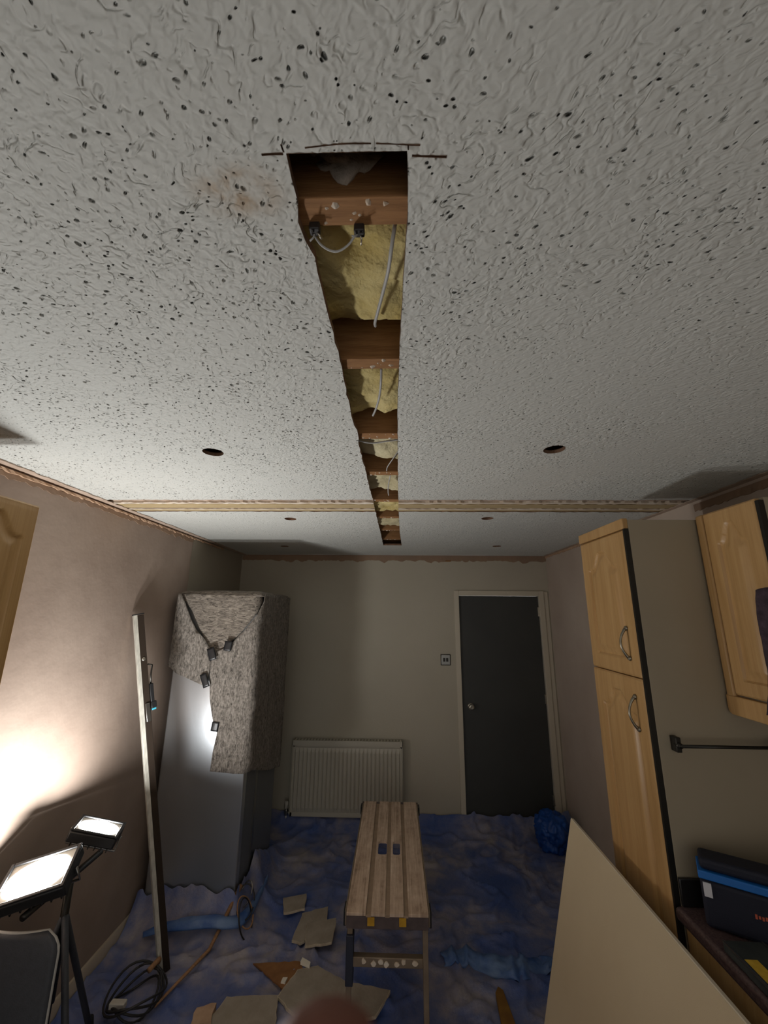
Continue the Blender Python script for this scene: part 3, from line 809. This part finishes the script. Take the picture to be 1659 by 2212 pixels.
def tape(x, z, w, h, a, off):
    mb = MB().grid(lambda u, v: ((u-.5)*w, -.003*math.sin(u*math.pi)-.0015*nz(u*4, v*4, x*9), (v-.5)*h), 6, 6)
    R = Matrix.Translation((x, FY0-off, z)) @ Matrix.Rotation(a, 4, 'Y')
    m2 = MB().add(mb.v, mb.f, R); m2.build('tape_strip', 'tape', bl, solid=.0015, smooth=True, label='strip of black tape')
tape(-1.113, H-.23, .05, .062, .12, .050); tape(-1.215, H-.281, .048, .08, -.35, .056); tape(-1.243, H-.445, .042, .088, -.4, .056); tape(-1.15, H-.722, .046, .055, .12, .044)

# ------------------------------------------------------------------ straightedge leaning on the left wall
se = thing('straightedge', 'long aluminium straightedge leaning against the pink left wall', 'straightedge', (-1.2, 2.56, 0))
top = Vector((XL+.03, 2.415, H-.03)); foot = Vector((-1.19, 2.555, .012))
ax = (top-foot).normalized(); toC = (Vector((0, 0, H))-foot); toC.z = 0; toC.normalize()
fx = (Vector((0, 1, 0))*.75+Vector((1, 0, 0))*.66); fx = (fx-ax*fx.dot(ax)).normalized(); fy = ax.cross(fx)
Lh = (top-foot).length
A4 = Matrix((( fx.x, fy.x, ax.x, foot.x), (fx.y, fy.y, ax.y, foot.y), (fx.z, fy.z, ax.z, foot.z), (0, 0, 0, 1)))
MB().box(-.021, .0, -.012, .012, 0, Lh, A4).build('white_face', 'alu_white', se, .002, label='pale scuffed face of the bar')
MB().box(.0005, .034, -.009, .009, .002, Lh-.004, A4).build('channel', 'alu_dark', se, .002, label='dark channel along the bar')
MB().box(-.023, .036, -.014, .014, Lh, Lh+.006, A4).build('end_cap', 'black_plastic', se, .002)
MB().lathe([(.010, -.002), (.011, .001), (.006, .003)], 14, A4 @ Matrix.Translation((.016, -.0095, Lh-.255)) @ Matrix.Rotation(math.pi/2, 4, 'X')).build('vial', 'brass_steel', se, smooth=True)
cl = thing('clamp', 'small black clamp hanging on the straightedge', 'clamp', tuple(foot+ax*(Lh-.5)))
MB().box(.036, .056, -.012, .010, Lh-.50, Lh-.40, A4).build('body', 'black_plastic', cl, .003)
MB().tube([A4 @ Vector((.045, 0, Lh-.40)), A4 @ Vector((.05, 0, Lh-.35)), A4 @ Vector((.06, 0, Lh-.30)), A4 @ Vector((.038, 0, Lh-.29))], .005, 8).build('hook', 'dark_steel', cl, smooth=True)
MB().box(.037, .066, -.013, .012, Lh-.535, Lh-.50, A4).build('jaw', 'black_plastic', cl, .003)
MB().box(.040, .062, -.010, .010, Lh-.546, Lh-.536, A4).build('jaw_pad', 'cyan', cl, .001, label='cyan jaw pad')
MB().box(.006, .030, -.016, -.0095, Lh-.60, Lh-.50, A4).build('lever', 'steel', cl, .003)

# ------------------------------------------------------------------ twin work lamp
lm = thing('work_lamp', 'lit twin-head LED work lamp on a tripod by left wall', 'lamp', (-1.295, 1.885, 0))
hub = Vector((-1.295, 1.885, .73))
MB().tube([hub-Vector((0, 0, .34)), hub+Vector((0, 0, .04))], .014, 12).build('pole', 'dark_steel', lm, smooth=True)
for p in ((-1.03, 1.72, .03), (-1.46, 1.77, .03), (-1.36, 2.26, .03)):
    lgm = MB().tube([hub-Vector((0, 0, .06)), p], .012, 10).build('leg', 'grey_plastic', lm, smooth=True)
    MB().lathe([(.016, -.02), (.018, 0), (.014, .03)], 12, Matrix.Translation(p)).build('foot', 'black_rubber', lgm, smooth=True)
MB().tube([(-1.31, 1.69, .772), (-1.305, 2.07, .785)], .012, 10).build('crossbar', 'dark_steel', lm, smooth=True)
def head(c, n, w, h, a):
    n = Vector(n).normalized(); x = Vector((math.cos(a), math.sin(a), 0)); x = (x-n*x.dot(n)).normalized(); y = n.cross(x)
    R = Matrix(((x.x, y.x, n.x, c[0]), (x.y, y.y, n.y, c[1]), (x.z, y.z, n.z, c[2]), (0, 0, 0, 1)))
    hb = MB().box(-w/2, w/2, -h/2, h/2, -.045, -.004, R); hd = hb.build('lamp_head', 'black_plastic', lm, .006)
    rm = MB()
    for b in ((-w/2, -w/2+.012, -h/2, h/2), (w/2-.012, w/2, -h/2, h/2), (-w/2+.012, w/2-.012, -h/2, -h/2+.012), (-w/2+.012, w/2-.012, h/2-.012, h/2)): rm.box(b[0], b[1], b[2], b[3], -.003, .004, R)
    rm.build('bezel', 'black_plastic', hd, .002)
    def dome(u, v):
        th = 2*math.pi*u; rr = v; sx = (w-.03)/2; sy = (h-.03)/2
        ct, st = math.cos(th), math.sin(th); q = (abs(ct)**2.3+abs(st)**2.3)**(-1/2.3)
        return R @ Vector((sx*rr*q*ct, sy*rr*q*st, -.003+.004*(1-rr*rr)))
    MB().grid(dome, 32, 8).build('lens', 'lamp_lens', hd, smooth=True, label='glowing white LED lens')
    bx = MB().box(-w/2+.006, w/2-.006, -h/2+.006, h/2-.006, -.0055, -.0036, R).build('reflector', 'white_cap', hd)
    fn = MB()
    for k in range(7): fn.box(-w/2+.02+k*(w-.044)/6, -w/2+.024+k*(w-.044)/6, -h/2+.01, h/2-.01, -.06, -.046, R)
    fn.build('heat_sink', 'dark_steel', hd)
    MB().tube([R @ Vector((-w/2-.006, 0, -.02)), R @ Vector((-w/2-.006, 0, -.075)), R @ Vector((w/2+.006, 0, -.075)), R @ Vector((w/2+.006, 0, -.02))], .005, 8).build('bracket', 'steel', lm, smooth=True)
head((-1.31, 1.722, .882), (-.10, -.46, 1), .23, .165, .35)
head((-1.309, 2.040, .895), (.28, .15, 1), .19, .15, .35)
MB().tube(bez([(-1.295, 1.89, .42), (-1.33, 1.96, .2), (-1.31, 2.08, .05), (-1.2, 2.25, .04)]), .004, 8).build('mains_lead', 'cable_black', lm, smooth=True)

# chair back under the lamp
ch = thing('chair', 'dark grey plastic chair back at bottom left below the lamp', 'chair', (-1.33, 1.5, 0))
def backf(u, v):
    half = .165+.03*(1-v)**1.3; zz = .30+.42*v
    if v > .82: half = (.165+.03*(1-v)**1.3)-(.05*((v-.82)/.18)**3.2)
    x = -1.345+(2*u-1)*half
    return (x, 1.70+.02*(2*u-1)**2-.05*(1-v), zz)
MB().grid(backf, 16, 24).build('backrest', 'grey_plastic', ch, solid=.012, smooth=True)
pts = [backf(0, v/20) for v in range(21)]+[backf(u/10, 1) for u in range(1, 10)]+[backf(1, v/20) for v in range(20, -1, -1)]
MB().tube(pts, .0055, 8).build('rim_highlight', 'rim_lit', ch, smooth=True, label='lamplit edge of the backrest, painted pale')  # lamplight along the backrest edge, put in as a pale tube
box('seat', 'grey_plastic', (-1.53, -1.16, 1.28, 1.63, .40, .425), ch, .012, seg=3)
for x, y in ((-1.51, 1.31), (-1.19, 1.31), (-1.51, 1.63), (-1.19, 1.63)):
    MB().tube([(x, y, .40), (x, y, .005)], .011, 10).build('leg', 'dark_steel', ch, smooth=True)

# ------------------------------------------------------------------ hop-up bench
hb = thing('hop_up_bench', 'dusty folding hop-up bench with ribbed platform in room centre', 'bench', (-.03, 2.77, 0))
BX0, BX1, BY0, BY1, BZ = -.218, .155, 2.215, 3.33, .50
gx = [BX0, BX0+.088, BX0+.112, BX0+.176, BX0+.197, BX0+.261, BX0+.282, BX1]
hy0, hy1 = 2.675, 2.812
def plank(x0, x1, notch=None):
    mb = MB()
    if not notch: mb.box(x0, x1, BY0, BY1, BZ-.012, BZ)
    else:
        a, b = notch
        # slab with a rounded hand hole
        outer = [(x0, BY0), (x1, BY0), (x1, BY1), (x0, BY1)]
        r = .012; hole = arc(b-r, hy1-r, r, 0, math.pi/2, 5)+arc(a+r, hy1-r, r, math.pi/2, math.pi, 5)+arc(a+r, hy0+r, r, math.pi, 1.5*math.pi, 5)+arc(b-r, hy0+r, r, 1.5*math.pi, 2*math.pi, 5)
        v, f = cdt(outer, [hole], .2); n = len(v)
        mb.add([(p.x, p.y, BZ) for p in v]+[(p.x, p.y, BZ-.012) for p in v], f+[tuple(i+n for i in t[::-1]) for t in f])
        for poly in (outer, hole):
            m = len(poly); mb.add([(p[0], p[1], BZ) for p in poly]+[(p[0], p[1], BZ-.012) for p in poly], [(i, (i+1) % m, m+(i+1) % m, m+i) for i in range(m)])
    return mb.build('plank', 'dusty_plank', hb, .002)
plank(gx[0], gx[1]); plank(gx[2], gx[3], (gx[2]+.012, gx[3]-.002)); plank(gx[4], gx[5], (gx[4]+.012, gx[5]-.010)); plank(gx[6], gx[7])
for a, b in ((1, 2), (3, 4), (5, 6)):
    if a == 3:
        box('groove', 'plank_grey', (gx[a], gx[b], BY0, BY1, BZ-.016, BZ-.003), hb, .001)
    else: box('groove', 'plank_grey', (gx[a], gx[b], BY0, BY1, BZ-.016, BZ-.007), hb, .001)
box('side_rail', 'leg_alu', (BX0-.008, BX0-.001, BY0+.02, BY1-.02, BZ-.06, BZ-.002), hb, .001)
box('side_rail', 'leg_alu', (BX1+.001, BX1+.008, BY0+.02, BY1-.02, BZ-.06, BZ-.002), hb, .001)
box('apron', 'apron', (BX0, BX1, BY0+.004, BY0+.02, BZ-.062, BZ-.013), hb, .002)
box('apron', 'apron', (BX0-.012, BX1+.012, BY1-.02, BY1+.006, BZ-.062, BZ-.004), hb, .002)
for x in (-.122, .022): box('sticker', 'yellow', (x, x+.032, BY0-.0005, BY0+.0045, BZ-.048, BZ-.016), hb, .0005, label='yellow sticker')
for x in (BX0-.016, BX1+.004): box('hinge_block', 'black_plastic', (x, x+.012, BY0+.03, BY0+.1, BZ-.07, BZ-.012), hb, .003)
for x in (BX0-.022, BX1+.004): box('hinge_block', 'black_plastic', (x, x+.018, BY1-.06, BY1, BZ-.06, BZ-.012), hb, .003)
for x in (BX0+.004, BX1-.026):
    for y, dy in ((BY0+.03, -.03), (BY1-.05, .04)):
        mb = MB(); q = [(x, y), (x+.024, y), (x+.024, y+.024), (x, y+.024)]
        mb.add([(a, b, BZ-.03) for a, b in q]+[(a, b+dy, .005) for a, b in q], [(0, 1, 2, 3), (7, 6, 5, 4), (0, 4, 5, 1), (1, 5, 6, 2), (2, 6, 7, 3), (3, 7, 4, 0)])
        lgm = mb.build('leg', 'leg_alu', hb, .002)
        if x < 0 and dy < 0: MB().box(x-.004, x+.030, y-.017, y+.028, .33-.11, .345+.06).build('sleeve', 'leg_sleeve', lgm, .003, label='dark blue plastic sleeve')
        MB().box(x-.004, x+.028, y+dy-.004, y+dy+.028, .003, .035).build('foot', 'black_rubber', lgm, .003)
for y in (BY0+.018, BY1-.01): box('rung', 'leg_alu', (BX0+.028, BX1-.026, y, y+.03, H-1.542, H-1.505), hb, .003)
rc = MB(); random.seed(5)
for k in range(7):
    x = -.14+k*.038+jit(.012); q = random.uniform(.006, .022); z0 = H-1.538+random.uniform(0, .01)
    poly = [(x+q*.6*math.cos(a)*random.uniform(.7, 1.2), z0+.012+.012*math.sin(a)*random.uniform(.6, 1.1)) for a in [i*math.pi/4 for i in range(8)]]
    rc.prism(poly, 'y', BY0+.0125, BY0+.0185)
rc.build('plaster_splats', 'white_plaster', hb, kind='stuff')

# ------------------------------------------------------------------ dust sheets
def foot_d(x, y):   # distance to fridge footprint
    dx = max(FX0-x, 0, x-FX1); dy = max(FY0-y, 0, y-FY1); return math.hypot(dx, dy)
def hsheet(x, y):
    h = .012+.010*nz(x, y, 1, 2.2, 3)
    r = abs(nz(x*1.0+.4*nz(x, y, 7, 1.5), y*.8, 3, 2.6, 3)); h += .022*max(0, .16-r)/.16
    r2 = abs(nz(x*.6+y*.5, y-x*.4, 13, 4.2, 2)); h += .012*max(0, .12-r2)/.12
    d = foot_d(x, y); wv = 1+.35*nz(x, y, 21, 5)
    h += .21*wv*math.exp(-(d/.075)**1.4)*(1 if y < FY0+.3 else math.exp(-(y-FY0-.3)/.2))
    if x > FX1-.02 and y > FY0: h += .10*math.exp(-((x-FX1-.04)/.05)**2)*math.exp(-((y-3.35)/.25)**2)
    db = YB-y; h += (.115+.02*nz(x, 1, 4, 3))*math.exp(-(max(db-.02, 0)/.11)**1.2)*(1 if x < .5 else 1.)
    dl = x-XL; h += .05*math.exp(-(dl/.07))*(1 if y > 2.2 else .3)
    dr_ = XR-x; h += .05*math.exp(-(dr_/.08))
    return max(h, .006)
SX0, SX1, SY0, SY1 = XL+.022, XR-.006, 1.0, YB-.022
def sf(u, v):
    x = SX0+(SX1-SX0)*u; y = SY0+(SY1-SY0)*v; return (x, y, hsheet(x, y))
def sk(u, v):
    x = SX0+(SX1-SX0)*u; y = SY0+(SY1-SY0)*v
    return (FX0-.06 < x < FX1+.012 and FY0-.012 < y < FY1+.01) or (x > TX-.02 and y < TY1+.02)
ds = MB().grid(sf, 210, 210, sk).build('dust_sheet', 'dust_sheet', smooth=True)
tag(ds, 'large dusty blue plastic dust sheet covering the whole floor', 'dust sheet')

# rucked-up second sheet edge to the right of the bench
def ruck(u, v):
    t = u; x = .26+.58*t; yc = 2.70-.05*t+.02*math.sin(t*9); zc = hsheet(x, yc)
    a = math.pi*v; r = .042*math.sin(math.pi*min(.97, .05+.95*t))**.4*(1+.45*nz(t*2.2, v*.8, 8)+.25*nz(t*7+v*3, v*2.5, 3))
    return (x+.02*nz(t*3, v*2, 2), yc+.03*nz(t*2.5, 1, 6)+r*1.7*math.cos(a)-.015*v, zc-.004+r*.95*math.sin(a)*(1+.3*nz(t*5, v*3, 9)))
tag(MB().grid(ruck, 60, 16).build('dust_sheet', 'clean_sheet', smooth=True, solid=.002), 'rucked-up bright blue sheet edge on floor right of bench', 'dust sheet')
# crumpled bundle in the back right corner
bm = bmesh.new(); bmesh.ops.create_icosphere(bm, subdivisions=5, radius=1)
for v in bm.verts:
    p = v.co.copy(); n = .22*nz(p.x, p.y, p.z+3, 1.6, 3)-.22*abs(nz(p.x, p.y, p.z, 2.6, 3)); s = 1+n
    v.co = Vector((1.27+.15*p.x*s, 3.78+.17*p.y*s, .135+.15*p.z*s))
    v.co.z = max(v.co.z, .016)
    v.co.x = min(v.co.x, XR-.02)
me = bpy.data.meshes.new('dust_sheet_bundle'); bm.to_mesh(me); bm.free(); me.shade_smooth(); me.materials.append(M['bundle_blue'])
o = bpy.data.objects.new('dust_sheet_bundle', me); COL.objects.link(o)
tag(o, 'crumpled bundle of deep blue sheeting in front of the door', 'dust sheet')
# pale fold of sheeting running along the fridge foot
def fold(u, v):
    t = u; P = bez_fold[min(int(t*(len(bez_fold)-1)), len(bez_fold)-1)]
    r = .035*(.4+.6*math.sin(math.pi*t)); a = math.pi*v
    nn = 1+.25*nz(t*6, v*2, 4); lean = Vector((.35, -.75, 0)).normalized()
    return (P.x+lean.x*r*1.5*math.cos(a)*nn, P.y+lean.y*r*1.2*math.cos(a)*nn, P.z+r*math.sin(a)*nn)
bez_fold = bez([(-1.40, 2.71, .07), (-1.25, 2.73, .10), (-1.05, 2.745, .11), (-.90, 2.79, .09), (-.86, 2.95, .08), (-.85, 3.2, .09)], 16)
tag(MB().grid(fold, 70, 14).build('dust_sheet', 'clean_sheet', smooth=True, solid=.002), 'pale blue fold of sheeting along the foot of the fridge', 'dust sheet')

# ------------------------------------------------------------------ debris
def scrap(name, label, pts, th, z, mat='scrap_face', edge='scrap_edge', seed=1, tilt=(0, 0), cat='offcut', group=None, rag=.004):
    random.seed(seed); P = []
    for i in range(len(pts)):
        a, b = Vector(pts[i]), Vector(pts[(i+1) % len(pts)]); n = max(1, int((b-a).length/.025))
        for k in range(n):
            q = a+(b-a)*k/n; P.append((q.x+jit(rag), q.y+jit(rag)))
    cx = sum(p[0] for p in P)/len(P); cy = sum(p[1] for p in P)/len(P)
    zb = max(hsheet(p[0], p[1]) for p in P)*.5+hsheet(cx, cy)*.5+z
    tg = thing(name, label, cat, (cx, cy, zb), group)
    def zz(p): return zb+(p[0]-cx)*tilt[0]+(p[1]-cy)*tilt[1]
    n = len(P)
    lo = [(p[0], p[1], zz(p)) for p in P]; hi = [(p[0], p[1], zz(p)+th) for p in P]
    MB().add(lo+hi, [tuple(range(n))[::-1], tuple(range(n, 2*n))]+[(i, (i+1) % n, n+(i+1) % n, n+i) for i in range(n)]).build('core', edge, tg)
    Q = [((p[0]-cx)*.982+cx, (p[1]-cy)*.982+cy) for p in P]
    MB().add([(p[0], p[1], zz(p)+th+.0002) for p in Q]+[(p[0], p[1], zz(p)+th+.001) for p in Q], [tuple(range(n))[::-1], tuple(range(n, 2*n))]+[(i, (i+1) % n, n+(i+1) % n, n+i) for i in range(n)]).build('paper_face', mat, tg)
    return tg
g = 'plasterboard offcuts on the floor'
scrap('plasterboard_offcut', 'grey plasterboard offcut farthest from camera, left of bench', [(-.714, 3.075), (-.57, 3.125), (-.552, 2.99), (-.672, 2.945)], .012, .004, seed=2, group=g)
scrap('plasterboard_offcut', 'grey plasterboard offcut lying under another, left of bench', [(-.56, 2.965), (-.416, 3.03), (-.40, 2.88), (-.52, 2.74), (-.575, 2.757)], .012, .004, seed=3, group=g)
scrap('plasterboard_offcut', 'squarish plasterboard offcut on top of another, left of bench', [(-.51, 2.86), (-.342, 2.90), (-.346, 2.72), (-.492, 2.70)], .012, .022, seed=4, tilt=(.05, .02), group=g)
scrap('plasterboard_offcut', 'large grey plasterboard offcut behind the fingertip', [(-.50, 2.57), (-.40, 2.60), (-.25, 2.52), (-.02, 2.47), (-.08, 2.34), (-.40, 2.28), (-.56, 2.42)], .012, .004, seed=5, group=g)
scrap('plasterboard_offcut', 'grey plasterboard offcut at bottom edge left of the fingertip', [(-.80, 2.40), (-.56, 2.42), (-.52, 2.25), (-.62, 2.1), (-.86, 2.2)], .012, .014, seed=6, group=g)
scrap('hardboard_offcut', 'brown hardboard scrap with white spots, left of bench', [(-.74, 2.61), (-.50, 2.63), (-.42, 2.50), (-.50, 2.44), (-.58, 2.49)], .006, .003, 'brown_scrap', 'brown_scrap', 7)
scrap('plaster_chip', 'small bright white plaster chip beside the brown scrap', [(-.485, 2.625), (-.435, 2.60), (-.44, 2.58), (-.49, 2.60)], .014, .006, 'white_chip', 'white_chip', 8, rag=.002, cat='chip')
scrap('plaster_chip', 'tiny white plaster crumb left of the large grey offcut', [(-.56, 2.52), (-.535, 2.52), (-.54, 2.49), (-.565, 2.495)], .012, .008, 'white_chip', 'white_chip', 9, rag=.002, cat='chip')
scrap('plaster_chip', 'pinkish lump of plaster at the bottom edge left of offcut', [(-.91, 2.33), (-.83, 2.36), (-.82, 2.27), (-.90, 2.24)], .03, .004, 'ledge_plaster', 'ledge_plaster', 10, rag=.006, cat='chip')
w_ = thing('wood_offcut', 'ochre brown wood offcut on sheet between bench and board', 'offcut', (.51, 2.4, .02))
zb = hsheet(.51, 2.42)
MB().prism([(.494, 2.49), (.515, 2.525), (.536, 2.505), (.556, 2.24), (.478, 2.24)], 'z', zb+.002, zb+.022).build('block', 'yellow_wood' if 'yellow_wood' in M else plain('ochre_wood', '8a6420', .7, var='6e4716', vs=14) and 'ochre_wood', w_, .003)
MB().prism([(.49, 2.27), (.545, 2.27), (.548, 2.245), (.486, 2.245)], 'z', zb+.0225, zb+.0235).build('saw_mark', 'brown_scrap', w_)

# stick and wire loops
st = tag(MB().tube([(-1.12, 2.36, hsheet(-1.12, 2.36)+.012), (-1.0, 2.66, hsheet(-1.0, 2.66)+.016), (-.93, 2.90, hsheet(-.93, 2.84)+.03)], [.006, .009, .012], 8).build('wooden_stick', 'rust_wood', smooth=True), 'thin wooden stick lying on the sheet left of the offcuts', 'stick')
lp = thing('wire_coil', 'loops of dark and shiny wire at the stick end', 'cable', (-.88, 2.85, .04))
for k, (cx, cy, r, a, m_) in enumerate([(-.885, 2.86, .085, .3, 'cable_black'), (-.87, 2.82, .075, .9, 'rust_wood'), (-.895, 2.90, .06, -.4, 'steel'), (-.86, 2.80, .095, 1.3, 'cable_black')]):
    zc = hsheet(cx, cy)+.02; R = Matrix.Translation((cx, cy, zc+.03)) @ Matrix.Rotation(a, 4, 'Z') @ Matrix.Rotation(.7+.2*k, 4, 'X')
    MB().tube([R @ Vector((r*.6*math.cos(t*.21), r*math.sin(t*.21), .004*t/28)) for t in range(29)], .004, 8).build('loop', m_, lp, smooth=True)
cc = thing('cable_coil', 'black extension cable coiled on the sheet at lower left', 'cable', (-1.22, 2.38, .03))
for k in range(4):
    zc = .05+.012*k
    MB().tube([(-1.22+(.085+.012*k)*math.cos(t*.22+k)*1.05, 2.37+(.105+.010*k)*math.sin(t*.22+k), zc+.025*math.sin(t*.22*2+k)) for t in range(30)], .005, 8).build('loop', 'cable_black', cc, smooth=True)
box('plug', 'white_cap', (-1.29, -1.22, 2.27, 2.30, .075, .10), cc, .004, label='pale plug')
MB().tube(bez([(-1.22, 2.46, .09), (-1.20, 2.51, .10), (-1.215, 2.54, .07)]), .012, 10).build('plug_tail', 'rust_wood', cc, smooth=True)

# ------------------------------------------------------------------ photographer's hand (one fingertip reaches the frame)
def hand():
    tip = Vector((-.0068, .0535, H-.0401))
    d = Vector((.10, .12, .97)).normalized()
    verts = []; edges = []; rad = []
    def V(p, r): verts.append(tuple(p)); rad.append(r); return len(verts)-1
    wr = V((.03, -.035, H-.205), .024); pa = V((.015, -.005, H-.155), .026); kn = V((.006, .02, H-.115), .021)
    edges += [(wr, pa), (pa, kn)]
    fa = V((.045, -.075, H-.29), .029); edges.append((fa, wr))
    a = V((-.0075, .039, H-.098), .0088); b = V((-.0072, .047, H-.072), .0082); c_ = V((-.0070, .0515, H-.054), .0080); e = V(tip+Vector((0, 0, .0012)), .0076)
    edges += [(kn, a), (a, b), (b, c_), (c_, e)]
    for i, (ox, oy, L) in enumerate(((.012, .008, .9), (.026, .0, .82), (.039, -.012, .66))):
        p = Vector((.012+ox, .022+oy, H-.118)); k1 = V(p, .0088); edges.append((kn, k1))
        q = p+Vector((.006, .030*L, .012)); k2 = V(q, .0078); r_ = q+Vector((.002, .016*L, -.022*L)); k3 = V(r_, .0070); s_ = r_+Vector((0, -.006, -.020*L)); k4 = V(s_, .0058)
        edges += [(k1, k2), (k2, k3), (k3, k4)]
    t1_ = V((-.014, -.004, H-.150), .013); t2_ = V((-.030, .012, H-.132), .0105); t3_ = V((-.038, .026, H-.112), .0092); t4_ = V((-.040, .034, H-.096), .0076)
    edges += [(pa, t1_), (t1_, t2_), (t2_, t3_), (t3_, t4_)]
    me = bpy.data.meshes.new('hand'); me.from_pydata(verts, edges, []); o = bpy.data.objects.new('hand', me); COL.objects.link(o)
    o.modifiers.new('skin', 'SKIN')
    for i, r in enumerate(rad):
        me.skin_vertices[0].data[i].radius = (r, r); me.skin_vertices[0].data[i].use_root = (i == 0)
    s = o.modifiers.new('sub', 'SUBSURF'); s.levels = 2; s.render_levels = 2
    me.materials.append(M['skin'])
    for m in o.modifiers:
        if m.type == 'SKIN': m.use_smooth_shade = True
    tag(o, 'blurred reddish-brown fingertip poking up at the bottom edge', 'hand')
    LOC[o.name] = Vector()
    nl = MB().grid(lambda u, v: (tip.x+(u-.5)*.009, tip.y-.0066-.0016*math.sin(math.pi*u)+.0012, tip.z-.015+.011*v), 6, 6).build('fingernail', 'nail', o, solid=.0006, smooth=True)
    MB().tube([(.036, -.05, H-.235), (.047, -.08, H-.30), (.06, -.12, H-.40)], [.036, .040, .043], 16).build('sleeve_cuff', 'sleeve', o, smooth=True)
hand()
